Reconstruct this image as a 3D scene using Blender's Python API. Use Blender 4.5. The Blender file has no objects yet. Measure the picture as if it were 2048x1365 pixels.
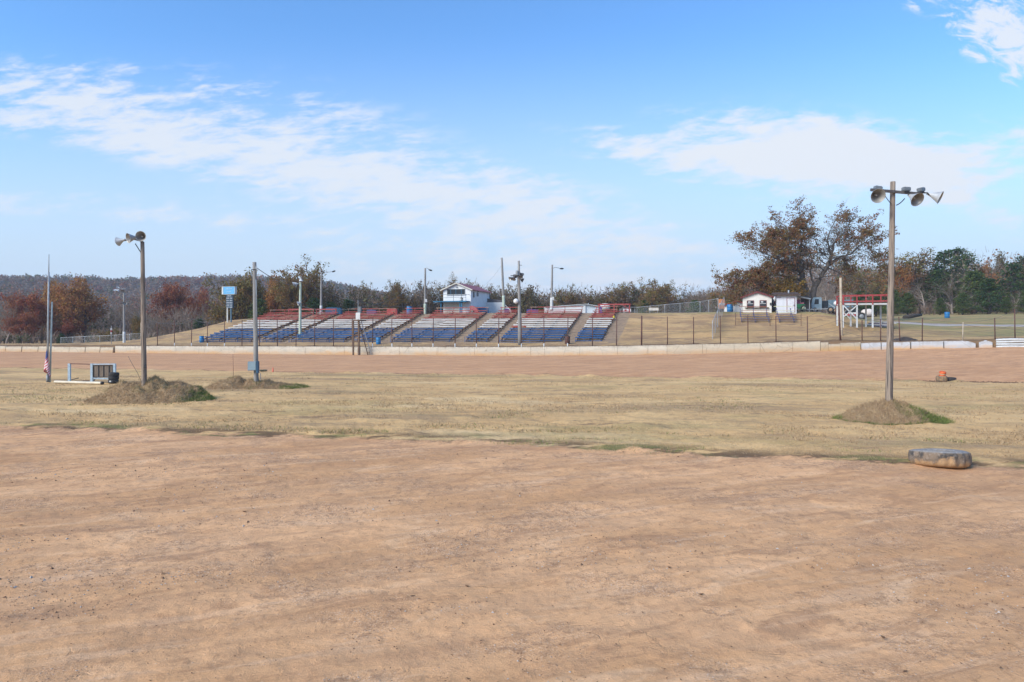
import bpy, math, random
import numpy as np
from mathutils import Vector, Matrix
R_ = math.radians
sc = bpy.context.scene
# ------------------------------------------------------------------ camera
cam = bpy.data.cameras.new('camera'); camo = bpy.data.objects.new('camera', cam)
sc.collection.objects.link(camo); sc.camera = camo
CAMZ, F, HZ = 3.1, 1365.0, 660.0
camo.location = (0, 0, CAMZ); camo.rotation_euler = (R_(90), 0, 0)
cam.lens = 24.0; cam.sensor_width = 36.0; cam.shift_y = -(682.5 - HZ) / 2048
cam.clip_start = 0.1; cam.clip_end = 6000
# ------------------------------------------------------------------ light
SUN_EL, SUN_AZ = 34.0, -128.0          # azimuth from +Y clockwise: behind the camera, to its left
wd = bpy.data.worlds.new('World'); sc.world = wd; wd.use_nodes = True
sun = bpy.data.lights.new('sun', 'SUN'); sun.energy = 2.1; sun.angle = R_(32); sun.color = (1.0, 0.93, 0.83)
suno = bpy.data.objects.new('sun', sun); sc.collection.objects.link(suno)
sd = Vector((math.sin(R_(SUN_AZ)) * math.cos(R_(SUN_EL)), math.cos(R_(SUN_AZ)) * math.cos(R_(SUN_EL)), math.sin(R_(SUN_EL))))
suno.rotation_euler = sd.to_track_quat('Z', 'Y').to_euler()
sc.view_settings.view_transform = 'Standard'; sc.view_settings.look = 'None'
sc.view_settings.exposure = 1.15; sc.view_settings.gamma = 1.0
sc.cycles.volume_bounces = 0; sc.cycles.max_bounces = 5; sc.cycles.transparent_max_bounces = 12
sc.cycles.diffuse_bounces = 2

# ------------------------------------------------------------------ node helpers
def N(nt, typ, ins=None, **props):
    n = nt.nodes.new(typ)
    for k, v in props.items(): setattr(n, k, v)
    for k, v in (ins or {}).items():
        if isinstance(v, bpy.types.NodeSocket): nt.links.new(v, n.inputs[k])
        else: n.inputs[k].default_value = v
    return n
def mth(nt, op, a, b=0.0, c=0.0, clamp=False):
    n = N(nt, 'ShaderNodeMath', {0: a, 1: b, 2: c}, operation=op); n.use_clamp = clamp; return n.outputs[0]
def mixc(nt, f, a, b, blend='MIX'):
    n = nt.nodes.new('ShaderNodeMix'); n.data_type = 'RGBA'; n.blend_type = blend
    for i, v in ((0, f), (6, a), (7, b)):
        if isinstance(v, bpy.types.NodeSocket): nt.links.new(v, n.inputs[i])
        else: n.inputs[i].default_value = v if i == 0 else (*v, 1) if len(v) == 3 else v
    return n.outputs[2]
def sm(nt, v, a, b, lo=0.0, hi=1.0):
    return N(nt, 'ShaderNodeMapRange', {0: v, 1: a, 2: b, 3: lo, 4: hi}, interpolation_type='SMOOTHSTEP').outputs[0]
def noi(nt, vec, scale, detail=4, rough=0.55, dist=0.0):
    return N(nt, 'ShaderNodeTexNoise', {'Vector': vec, 'Scale': scale, 'Detail': detail, 'Roughness': rough, 'Distortion': dist}).outputs[0]
def mapv(nt, vec, scale=(1, 1, 1), rot=(0, 0, 0), loc=(0, 0, 0)):
    if any(rot): vec = N(nt, 'ShaderNodeMapping', {'Vector': vec, 'Rotation': rot}).outputs[0]; rot = (0, 0, 0)
    return N(nt, 'ShaderNodeMapping', {'Vector': vec, 'Scale': scale, 'Rotation': rot, 'Location': loc}).outputs[0]

# ------------------------------------------------------------------ sky with thin clouds
nt = wd.node_tree; nt.nodes.clear()
sky = N(nt, 'ShaderNodeTexSky', sky_type='NISHITA'); sky.sun_disc = False
sky.sun_elevation = R_(SUN_EL); sky.sun_rotation = R_(SUN_AZ)
sky.air_density = 1.0; sky.dust_density = 0.6; sky.ozone_density = 1.6; sky.altitude = 300
gen = N(nt, 'ShaderNodeTexCoord').outputs['Generated']
sx = N(nt, 'ShaderNodeSeparateXYZ', {0: gen})
dy = mth(nt, 'MAXIMUM', mth(nt, 'ABSOLUTE', sx.outputs[1]), 0.08)
U = mth(nt, 'DIVIDE', sx.outputs[0], dy); V = mth(nt, 'DIVIDE', sx.outputs[2], dy)
uv = N(nt, 'ShaderNodeCombineXYZ', {0: U, 1: V, 2: 0.0}).outputs[0]
def blob(u, v, a, b, ang=0.0, amp=1.0):
    ca, sa = math.cos(R_(ang)), math.sin(R_(ang))
    du = mth(nt, 'SUBTRACT', U, u); dv = mth(nt, 'SUBTRACT', V, v)
    p = mth(nt, 'ADD', mth(nt, 'MULTIPLY', du, ca / a), mth(nt, 'MULTIPLY', dv, sa / a))
    q = mth(nt, 'ADD', mth(nt, 'MULTIPLY', du, -sa / b), mth(nt, 'MULTIPLY', dv, ca / b))
    e = mth(nt, 'ADD', mth(nt, 'MULTIPLY', p, p), mth(nt, 'MULTIPLY', q, q))
    return mth(nt, 'MULTIPLY', mth(nt, 'EXPONENT', mth(nt, 'MULTIPLY', e, -1.0)), amp)
def addall(l):
    r = l[0]
    for x in l[1:]: r = mth(nt, 'ADD', r, x)
    return r
band = addall([blob(-.72, .335, .17, .045, -6, 1.0), blob(-.50, .285, .20, .045, -14, .78), blob(-.30, .27, .24, .06, -14, .55),
               blob(-.22, .215, .25, .035, -12, .85), blob(0.0, .185, .22, .045, -10, .9), blob(.14, .15, .13, .03, -22, .7),
               blob(-.02, .10, .40, .05, -3, .62), blob(.12, .065, .30, .035, 0, .5), blob(-.62, .180, .34, .020, -4, .62), blob(.27, .125, .09, .014, -4, .6), blob(-.42, .34, .3, .05, -8, .34)])
right = addall([blob(.36, .250, .19, .040, -5, 1.0), blob(.50, .262, .20, .042, -10, 1.1), blob(.78, .28, .24, .034, 8, .95),
                blob(.60, .215, .16, .028, -24, .7), blob(.20, .255, .12, .022, -14, .6)])
puff = addall([blob(.715, .455, .085, .05, -25, 1.1), blob(.75, .405, .09, .04, -20, .95), blob(.60, .477, .03, .01, 0, .5)])
w1 = noi(nt, mapv(nt, uv, (3.2, 13, 1)), 1.0, 5, .55, .4)
w2 = noi(nt, mapv(nt, uv, (11, 46, 1), (0, 0, R_(-4))), 1.0, 6, .64, .35)
w3 = noi(nt, mapv(nt, uv, (24, 48, 1), (0, 0, R_(12))), 1.0, 7, .66, .6)
w4 = noi(nt, mapv(nt, uv, (26, 80, 1), (0, 0, R_(-8))), 1.0, 5, .62, .3)
tex = mth(nt, 'ADD', mth(nt, 'MULTIPLY', w1, .34), mth(nt, 'ADD', mth(nt, 'MULTIPLY', w2, .40), mth(nt, 'MULTIPLY', w4, .26)))
m1 = sm(nt, mth(nt, 'ADD', mth(nt, 'MULTIPLY', band, .52), mth(nt, 'MULTIPLY', mth(nt, 'SUBTRACT', tex, .5), 6.0)), -.02, .95)
m1 = mth(nt, 'MULTIPLY', m1, sm(nt, band, .05, .5))
m2 = sm(nt, mth(nt, 'ADD', mth(nt, 'MULTIPLY', right, .68), mth(nt, 'MULTIPLY', mth(nt, 'SUBTRACT', tex, .5), 4.4)), .06, .85)
m3 = sm(nt, mth(nt, 'ADD', mth(nt, 'MULTIPLY', puff, .8), mth(nt, 'MULTIPLY', mth(nt, 'SUBTRACT', w3, .5), 4.2)), .30, 1.25)
m3 = mth(nt, 'MULTIPLY', m3, sm(nt, puff, .08, .4)); m2 = mth(nt, 'MULTIPLY', m2, sm(nt, right, .04, .35))
front = sm(nt, sx.outputs[1], 0.0, .15)
far = sm(nt, noi(nt, mapv(nt, gen, (1.6, 1.6, 7)), 1.6, 5, .6, .4), .5, .75, 0, .8)      # clouds in the rest of the sky
mm = mth(nt, 'MAXIMUM', mth(nt, 'MULTIPLY', m1, .86), mth(nt, 'MAXIMUM', mth(nt, 'MULTIPLY', m2, .95), mth(nt, 'MULTIPLY', m3, .9)))
mm = mth(nt, 'ADD', mth(nt, 'MULTIPLY', mm, front), mth(nt, 'MULTIPLY', far, mth(nt, 'SUBTRACT', 1.0, front)))
SKYK = 0.075
skyc = mixc(nt, 1.0, sky.outputs[0], (.80, 1.27, 1.66), 'MULTIPLY')
# pale haze low in the sky
low = sm(nt, V, .03, .46, .99, 0.0)
low = mth(nt, 'MULTIPLY', low, 1.0)
skyc = mixc(nt, low, skyc, (4.0, 4.85, 5.7))
col = mixc(nt, mm, skyc, (5.15, 5.4, 5.75))
bg = N(nt, 'ShaderNodeBackground', {'Color': col, 'Strength': SKYK})
out = N(nt, 'ShaderNodeOutputWorld', {'Surface': bg.outputs[0]})

# ------------------------------------------------------------------ numpy noise
def vnoise(x, y, seed=0):
    xi = np.floor(x).astype(np.int64); yi = np.floor(y).astype(np.int64)
    fx = x - xi; fy = y - yi; fx = fx * fx * (3 - 2 * fx); fy = fy * fy * (3 - 2 * fy)
    def h(a, b):
        n = (a * 374761393 + b * 668265263 + seed * 982451653) & 0x7fffffff
        n = ((n ^ (n >> 13)) * 1274126177) & 0x7fffffff
        return ((n ^ (n >> 16)) & 0xffff) / 65535.0
    return (h(xi, yi) * (1 - fx) + h(xi + 1, yi) * fx) * (1 - fy) + (h(xi, yi + 1) * (1 - fx) + h(xi + 1, yi + 1) * fx) * fy - .5
def fbm(x, y, o=4, seed=0, g=.5):
    r = 0; a = 1
    for i in range(o):
        r = r + a * vnoise(x * 2 ** i + 17.3 * i, y * 2 ** i - 9.1 * i, seed + i); a *= g
    return r
def ss(v, a, b):
    t = np.clip((v - a) / (b - a), 0, 1); return t * t * (3 - 2 * t)

# ------------------------------------------------------------------ the lie of the land
AL = math.atan(.28); CA, SA = math.cos(AL), math.sin(AL)
D0 = 76.0; SR, SL, RAD = 36.5, -83.0, 80.0
def W(s, t=0.0):
    """point at s metres along the track wall, t metres outside it"""
    if s > SR:
        px, py = SR * CA - RAD * SA, D0 - SR * SA - RAD * CA; ph = (s - SR) / RAD
        a, b = math.sin(ph), math.cos(ph); r = RAD + t
        return (px + r * (a * CA + b * SA), py + r * (-a * SA + b * CA))
    if s < SL:
        px, py = SL * CA - RAD * SA, D0 - SL * SA - RAD * CA; ph = (s - SL) / RAD
        a, b = math.sin(ph), math.cos(ph); r = RAD + t
        return (px + r * (a * CA + b * SA), py + r * (-a * SA + b * CA))
    return (s * CA + t * SA, D0 - s * SA + t * CA)
def heading(s):
    return -AL - max(0, s - SR) / RAD - min(0, s - SL) / RAD
def st(x, y):
    x = np.asarray(x, float); y = np.asarray(y, float)
    s = x * CA - (y - D0) * SA; t = x * SA + (y - D0) * CA
    for s0, sg in ((SR, 1), (SL, -1)):
        cx, cy = s0 * CA - RAD * SA, D0 - s0 * SA - RAD * CA
        vx, vy = x - cx, y - cy
        a = vx * CA - vy * SA; b = vx * SA + vy * CA
        ph = np.arctan2(a, b); m = (sg * (s - s0) > 0)
        s = np.where(m, s0 + RAD * ph, s); t = np.where(m, np.hypot(vx, vy) - RAD, t)
    return s, t
def zbase(s): return np.interp(s, [-200, -60, -30, 0, 12, 25, 35.5, 48, 80, 200], [.0, -.02, .02, .15, .35, .70, 1.08, 1.46, 1.6, .8])
def yin(x): return np.interp(x, [-200, -90, -60, -40.7, -27.7, -18.6, -11.7, 0, 9, 16.6, 26, 30.2, 38, 48, 54, 60, 200], [10, 35, 52, 54.2, 52.2, 50.4, 49.2, 47, 44.8, 43.2, 41.3, 40.3, 36.5, 26, 10, -40, -60])
def ynear(x): return np.interp(x, [-200, -70, -45, -16, -10.8, -4.6, -.3, 3.4, 6.8, 11.5, 22, 40, 60, 200], [10, 14, 20, 21.4, 20.3, 19.2, 18.4, 17.1, 16.1, 15.3, 14.5, 14, 10, 10])
def z_in(x, y):
    s, t = st(x, y)
    df = y - yin(x)
    f = np.clip(df / np.maximum(df + np.maximum(-t, 0) + 1e-3, .5), 0, 1)
    z = zbase(s) * (f ** 1.35)
    z = z - .10 * ss(df, -1.5, .5) * (1 - ss(f, .0, .25)) * ss(df, 4, 0)
    z = z + fbm(x * .05, y * .05, 3, 3) * .16 * ss(y, 8, 30) * (1 - ss(f, .5, 1))
    dn = y - ynear(x)
    z = z + .07 * ss(dn, -.3, .6) * ss(y, 0, 5)
    return z
FS = ([-90, -78, -73.6, -66, -58, -53, -46, -40, 31, 35, 40, 46, 60], [0, 0, .06, .2, .56, .84, .94, 1, 1, .93, .55, .12, 0])
def z_out(x, y):
    s, t = st(x, y)
    zw = zbase(s) + np.interp(s, [-90, -60, 34, 40, 60], [.70, .95, .95, .70, .70])
    Fh = np.interp(s, *FS)
    hill = np.interp(t, [0, .3, 2.5, 6.3, 20.4, 22.5, 45, 80, 140, 400], [0, 0, .18, .62, 4.28, 4.36, 4.5, 3.6, 2.0, 1.5])
    left = np.interp(t, [0, 3, 12, 30, 60, 150, 400], [0, .15, .1, -.4, -.9, -1.0, -.5])
    right = np.interp(t, [0, 8, 18, 40, 75, 120, 400], [0, .45, 1.15, 2.4, 3.7, 5.2, 8.0])
    sidew = ss(s, 25, 48)
    low = left * (1 - sidew) + right * sidew
    hill = hill + np.interp(t, [22, 60, 120], [0, .6, 3.6]) * ss(s, 10, 34)
    k = ss(t, 0, 3)
    k2 = ss(t, 0, 20) * Fh
    z = zw * (1 - k2) + 1.12 * k2 + low * (1 - Fh) + hill * Fh
    z = z + k * (fbm(x * .12, y * .12, 3, 8) * .22 + fbm(x * .6, y * .6, 2, 11) * .05) * (1 - .7 * ss(t, 6, 7) * (1 - ss(t, 20, 21)) * (np.abs(s + 18.5) < 29.5))
    return z
def gz(x, y):
    s, t = st(x, y)
    return float(np.where(t > .1, z_out(x, y), z_in(x, y)))
def at(px, Y, z=None):
    x = (px - 1024) / F * Y
    return Vector((x, Y, gz(x, Y) if z is None else z))
def zpy(py, Y): return CAMZ - (py - HZ) * Y / F

# ------------------------------------------------------------------ object helpers
COL = sc.collection
def tag(o, label=None, cat=None, group=None, kind=None):
    if label and len(label.split()) > 16: print('LONG', len(label.split()), label)
    if label: o['label'] = label
    if cat: o['category'] = cat
    if group: o['group'] = group
    if kind: o['kind'] = kind
    return o
def empty(name, loc, rz=0.0, label=None, cat=None, group=None):
    o = bpy.data.objects.new(name, None); COL.objects.link(o); o.location = loc; o.rotation_euler = (0, 0, rz)
    o.empty_display_size = .3
    return tag(o, label, cat, group)
def basis(d):
    d = Vector(d).normalized()
    a = Vector((0, 0, 1)) if abs(d.z) < .93 else Vector((1, 0, 0))
    x = d.cross(a).normalized(); return x, x.cross(d).normalized(), d
class MB:
    def __init__(s): s.v = []; s.f = []; s.sm = []
    def add(s, vs, fs, smooth=False):
        o = len(s.v); s.v += [tuple(v) for v in vs]; s.f += [tuple(i + o for i in f) for f in fs]; s.sm += [smooth] * len(fs); return s
    def box(s, c, d, rz=0.0, M=None):
        cx, cy, cz = c; hx, hy, hz = d[0] / 2, d[1] / 2, d[2] / 2
        m = M or Matrix.Rotation(rz, 3, 'Z')
        vs = [Vector(c) + m @ Vector((x * hx, y * hy, z * hz)) for z in (-1, 1) for x, y in ((-1, -1), (1, -1), (1, 1), (-1, 1))]
        return s.add(vs, [(3, 2, 1, 0), (4, 5, 6, 7), (0, 1, 5, 4), (1, 2, 6, 5), (2, 3, 7, 6), (3, 0, 4, 7)])
    def bar(s, a, b, w, h=None, up=None):
        a, b = Vector(a), Vector(b); d = (b - a); L = d.length; d.normalize(); h = h or w
        u = Vector(up) if up else (Vector((0, 0, 1)) if abs(d.z) < .95 else Vector((0, 1, 0)))
        x = d.cross(u).normalized(); y = x.cross(d).normalized()
        m = Matrix((x, d, y)).transposed()
        return s.box((a + b) / 2, (w, L, h), M=m)
    def tube(s, pts, rad, n=8, cap=True, smooth=True):
        pts = [Vector(p) for p in pts]; rad = rad if isinstance(rad, (list, tuple)) else [rad] * len(pts)
        vs = []; k = len(pts)
        for i, p in enumerate(pts):
            d = pts[min(i + 1, k - 1)] - pts[max(i - 1, 0)]
            x, y, _ = basis(d)
            for j in range(n):
                a = 2 * math.pi * j / n; vs.append(p + (x * math.cos(a) + y * math.sin(a)) * rad[i])
        fs = [(i * n + j, i * n + (j + 1) % n, (i + 1) * n + (j + 1) % n, (i + 1) * n + j) for i in range(k - 1) for j in range(n)]
        s.add(vs, fs, smooth)
        if cap:
            o = len(s.v) - len(vs)
            s.f += [tuple(o + j for j in range(n))[::-1], tuple(o + (k - 1) * n + j for j in range(n))]; s.sm += [False, False]
        return s
    def lathe(s, prof, n=16, origin=(0, 0, 0), axis=(0, 0, 1), smooth=True):
        x, y, d = basis(axis); o = Vector(origin); vs = []; k = len(prof)
        for r, z in prof:
            for j in range(n):
                a = 2 * math.pi * j / n; vs.append(o + d * z + (x * math.cos(a) + y * math.sin(a)) * max(r, 1e-4))
        return s.add(vs, [(i * n + j, i * n + (j + 1) % n, (i + 1) * n + (j + 1) % n, (i + 1) * n + j) for i in range(k - 1) for j in range(n)], smooth)
    def prism(s, poly, a, b, axis='y'):
        n = len(poly)
        g = (lambda p, h: (p[0], h, p[1])) if axis == 'y' else (lambda p, h: (h, p[0], p[1])) if axis == 'x' else (lambda p, h: (p[0], p[1], h))
        vs = [g(p, a) for p in poly] + [g(p, b) for p in poly]
        return s.add(vs, [tuple(range(n)), tuple(range(2 * n - 1, n - 1, -1))] + [(i, (i + 1) % n + 0, (i + 1) % n + n, i + n)[::-1] for i in range(n)])
    def mesh(s, name, bevel=0):
        m = bpy.data.meshes.new(name); m.from_pydata(s.v, [], s.f)
        m.polygons.foreach_set('use_smooth', s.sm); m.update(); return m
    def build(s, name, mat, parent=None, loc=None, rz=0.0, bevel=0.0):
        m = s.mesh(name); m.materials.append(mat)
        o = bpy.data.objects.new(name, m); COL.objects.link(o)
        if parent: o.parent = parent
        if loc is not None: o.location = loc; o.rotation_euler = (0, 0, rz)
        import bmesh
        bm = bmesh.new(); bm.from_mesh(m); bmesh.ops.recalc_face_normals(bm, faces=bm.faces)
        if bevel: bmesh.ops.bevel(bm, geom=[e for e in bm.edges if e.calc_face_angle(0) > .6], offset=bevel, segments=2, affect='EDGES')
        bm.to_mesh(m); bm.free()
        return o
def npmesh(name, verts, quads, attrs=None, smooth=True, mat=None, tris=False):
    m = bpy.data.meshes.new(name); k = quads.shape[1]
    m.vertices.add(len(verts)); m.vertices.foreach_set('co', np.ascontiguousarray(verts, dtype=np.float32).ravel())
    m.loops.add(quads.size); m.loops.foreach_set('vertex_index', np.ascontiguousarray(quads, dtype=np.int32).ravel())
    m.polygons.add(len(quads)); m.polygons.foreach_set('loop_start', np.arange(0, quads.size, k, dtype=np.int32))
    m.polygons.foreach_set('use_smooth', np.full(len(quads), smooth))
    m.update(calc_edges=True)
    for an, (dom, arr) in (attrs or {}).items():
        a = m.attributes.new(an, 'FLOAT', dom); a.data.foreach_set('value', np.ascontiguousarray(arr, dtype=np.float32))
    if mat: m.materials.append(mat)
    return m
def link(name, mesh, parent=None, loc=None, rz=0):
    o = bpy.data.objects.new(name, mesh); COL.objects.link(o)
    if parent: o.parent = parent
    if loc is not None: o.location = loc; o.rotation_euler = (0, 0, rz)
    return o
def copy_tree(o, parent=None):
    c = o.copy(); COL.objects.link(c); c.parent = parent
    for ch in [k for k in o.children]: copy_tree(ch, c)
    return c

# ------------------------------------------------------------------ materials
MATS = {}
def newmat(name):
    m = bpy.data.materials.new(name); m.use_nodes = True; m.node_tree.nodes.clear(); return m, m.node_tree
def mat(name, c1, c2=None, scale=3.0, rough=.8, metal=0.0, bump=.0, stretch=(1, 1, 1), amt=1.0, spec=.3, c3=None, t3=(.62, .72)):
    if name in MATS: return MATS[name]
    m, t = newmat(name); c2 = c2 or tuple(x * .72 for x in c1)
    co = N(t, 'ShaderNodeTexCoord').outputs['Object']
    v = mapv(t, co, stretch)
    n1 = noi(t, v, scale, 5, .62); n2 = noi(t, v, scale * 5.3, 3, .6)
    f = sm(t, mth(t, 'ADD', mth(t, 'MULTIPLY', n1, .7), mth(t, 'MULTIPLY', n2, .3)), .36, .64, 0, amt)
    c = mixc(t, f, c1, c2)
    if c3: c = mixc(t, sm(t, noi(t, v, scale * 1.7, 6, .65, .3), *t3), c, c3)
    b = N(t, 'ShaderNodeBsdfPrincipled', {'Base Color': c, 'Roughness': rough, 'Metallic': metal, 'Specular IOR Level': spec})
    if bump:
        bn = N(t, 'ShaderNodeBump', {'Height': n2, 'Strength': bump, 'Distance': .02}); t.links.new(bn.outputs[0], b.inputs['Normal'])
    N(t, 'ShaderNodeOutputMaterial', {'Surface': b.outputs[0]}); MATS[name] = m; return m
def leafmat(name, c1, c2, c3=None, tr=.3):
    if name in MATS: return MATS[name]
    m, t = newmat(name)
    a = N(t, 'ShaderNodeAttribute', attribute_name='tint').outputs['Fac']
    c = mixc(t, a, c1, c2)
    if c3:
        g = N(t, 'ShaderNodeAttribute', attribute_name='clump').outputs['Fac']; c = mixc(t, sm(t, g, .35, .8), c, c3)
    oi = N(t, 'ShaderNodeObjectInfo').outputs['Random']
    c = mixc(t, mth(t, 'MULTIPLY', oi, .35), c, tuple(x * .62 for x in c1))
    d = N(t, 'ShaderNodeBsdfDiffuse', {'Color': c}); tl = N(t, 'ShaderNodeBsdfTranslucent', {'Color': c})
    mx = N(t, 'ShaderNodeMixShader', {0: tr, 1: d.outputs[0], 2: tl.outputs[0]})
    N(t, 'ShaderNodeOutputMaterial', {'Surface': mx.outputs[0]}); MATS[name] = m; return m
white_p = mat('white_paint', (.60, .61, .60), (.47, .48, .47), 2.0, .6, bump=.1, c3=(.42, .40, .36), t3=(.66, .78))
red_p = mat('red_paint', (.36, .045, .05), (.27, .05, .045), 3, .6, c3=(.24, .17, .13), t3=(.55, .72))
redb_p = mat('red_bench_paint', (.33, .055, .05), (.22, .06, .05), 1.2, .7, stretch=(.4, 1, 1), c3=(.25, .17, .12), t3=(.50, .64))
wht_b = mat('white_bench_paint', (.60, .59, .57), (.45, .44, .42), 1.5, .6, stretch=(.4, 1, 1), c3=(.30, .26, .22), t3=(.58, .74))
blu_b = mat('blue_bench_paint', (.016, .085, .23), (.013, .06, .155), 1.5, .6, stretch=(.4, 1, 1), c3=(.13, .14, .16), t3=(.60, .76))
blue_pl = mat('blue_plastic', (.03, .19, .42), (.022, .14, .33), 2, .45)
dark_m = mat('dark_metal', (.05, .05, .055), (.03, .03, .03), 4, .6, .3)
rust_m = mat('rusted_steel', (.12, .058, .045), (.075, .038, .032), 3, .8, .0, .3)
galv = mat('galvanised_steel', (.42, .44, .45), (.31, .33, .34), 5, .5, .35)
galvd = mat('weathered_galvanised', (.25, .27, .28), (.18, .19, .20), 5, .55, .3, c3=(.16, .11, .07), t3=(.6, .8))
wood_pole = mat('weathered_pole_wood', (.34, .265, .20), (.19, .155, .13), 2.2, .9, 0, .8, (6, 6, .22), c3=(.085, .07, .06), t3=(.50, .62))
wood_gray = mat('grey_pole_wood', (.30, .29, .27), (.20, .19, .18), 1.5, .9, 0, .5, (5, 5, .35))
wood_brown = mat('brown_lumber', (.17, .11, .075), (.10, .07, .05), 2, .9, 0, .4, (1, 1, 4))
wood_pale = mat('pale_lumber', (.48, .40, .30), (.36, .29, .21), 3, .8)
wood_green = mat('pole_green_paint', (.48, .55, .44), (.36, .41, .33), 2, .8, 0, .3, (2, 2, .5))
conc = mat('concrete_pad', (.45, .42, .38), (.33, .30, .26), 2, .9, 0, .3)
glass_d = mat('dark_glass', (.02, .025, .03), (.015, .018, .02), 2, .12, spec=.6)
rubber = mat('rubber', (.028, .028, .03), (.045, .042, .04), 4, .8)
teal_p = mat('blue_trim_paint', (.02, .15, .27), (.02, .11, .2), 3, .5)
steel_blue = mat('blue_grey_box_paint', (.20, .28, .32), (.16, .23, .27), 2, .45, .1)
roof_red = mat('red_metal_roof', (.34, .07, .065), (.25, .06, .055), 2, .5, .1, stretch=(6, .5, 1))
roof_drk = mat('dark_shingle', (.06, .045, .04), (.09, .06, .05), 8, .9, 0, .4)
wire_m = mat('wire', (.10, .10, .10), (.08, .08, .08), 3, .6)
orange_p = mat('orange_plastic', (.62, .12, .03), (.5, .09, .03), 4, .5)

# ---- painted concrete of the track wall: chalky white over clay splash at the foot
def wallmat(name, tone=(.58, .53, .43), clay=.95, stain=(.50, .31, .15)):
    if name in MATS: return MATS[name]
    m, t = newmat(name)
    g = N(t, 'ShaderNodeNewGeometry').outputs['Position']; h = N(t, 'ShaderNodeAttribute', attribute_name='h').outputs['Fac']
    n1 = noi(t, mapv(t, g, (.35, .35, 1.4)), 1.6, 6, .65); n2 = noi(t, mapv(t, g, (2.2, 2.2, .5)), 2.2, 5, .6)
    n3 = noi(t, mapv(t, g, (.16, .16, .3)), 1.0, 3, .5)
    c = mixc(t, sm(t, n1, .38, .66), tone, tuple(x * .80 for x in tone))
    c = mixc(t, mth(t, 'MULTIPLY', sm(t, n2, .56, .72), .55), c, (.33, .29, .24))
    low = sm(t, mth(t, 'ADD', h, mth(t, 'MULTIPLY', mth(t, 'SUBTRACT', n1, .5), 1.1)), .75 * clay, .02)
    low = mth(t, 'MULTIPLY', low, sm(t, n3, .35, .60, .45, 1.0))
    c = mixc(t, low, c, stain)
    top = sm(t, mth(t, 'ADD', h, mth(t, 'MULTIPLY', mth(t, 'SUBTRACT', n2, .5), .5)), .90, 1.06)
    c = mixc(t, mth(t, 'MULTIPLY', top, .6), c, (.28, .22, .16))
    w = N(t, 'ShaderNodeTexVoronoi', {'Vector': mapv(t, g, (.5, .5, 1.3)), 'Scale': .8}, feature='DISTANCE_TO_EDGE').outputs[0]
    c = mixc(t, mth(t, 'MULTIPLY', sm(t, w, .012, .0), .5), c, (.2, .16, .12))
    b = N(t, 'ShaderNodeBsdfPrincipled', {'Base Color': c, 'Roughness': .9, 'Specular IOR Level': .15})
    bn = N(t, 'ShaderNodeBump', {'Height': n1, 'Strength': .3, 'Distance': .03}); t.links.new(bn.outputs[0], b.inputs['Normal'])
    N(t, 'ShaderNodeOutputMaterial', {'Surface': b.outputs[0]}); MATS[name] = m; return m

# ------------------------------------------------------------------ ground shader (track clay + dormant grass)
def grass_col(t, g, green=.0):
    p1 = noi(t, mapv(t, g, (.28, .28, .3)), 1.0, 5, .6)
    p2 = noi(t, mapv(t, g, (.085, .30, .3), (0, 0, R_(6))), 1.0, 6, .66, .4)
    p3 = noi(t, mapv(t, g, (.8, 1.3, 1)), 2.6, 7, .74); p4 = noi(t, g, 20.0, 4, .75)
    c = mixc(t, sm(t, p1, .35, .65), (.67, .43, .195), (.55, .335, .148))
    c = mixc(t, sm(t, p2, .50, .64, 0, .75), c, (.31, .205, .115))
    c = mixc(t, sm(t, p2, .46, .34, 0, .45), c, (.70, .52, .29))
    gr = sm(t, noi(t, mapv(t, g, (.10, .26, .3), (0, 0, 0), (3.1, 7.7, 0)), 1.0, 6, .68), .52 - green, .64 - green, 0, .5)
    c = mixc(t, mth(t, 'MULTIPLY', gr, .75), c, (.28, .24, .09))
    dk = mth(t, 'MULTIPLY', sm(t, noi(t, mapv(t, g, (.16, .8, .3), (0, 0, R_(3)), (4, 4, 4)), 1.0, 6, .7), .56, .64), sm(t, p3, .44, .56))
    c = mixc(t, mth(t, 'MULTIPLY', dk, .75), c, (.19, .115, .07))
    c = mixc(t, sm(t, p3, .50, .66, 0, .55), c, (.27, .185, .105))
    c = mixc(t, sm(t, p4, .52, .68, 0, .5), c, (.21, .15, .085))
    c = mixc(t, sm(t, p4, .46, .32, 0, .45), c, (.70, .54, .32))
    return c, p3, p4
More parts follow.
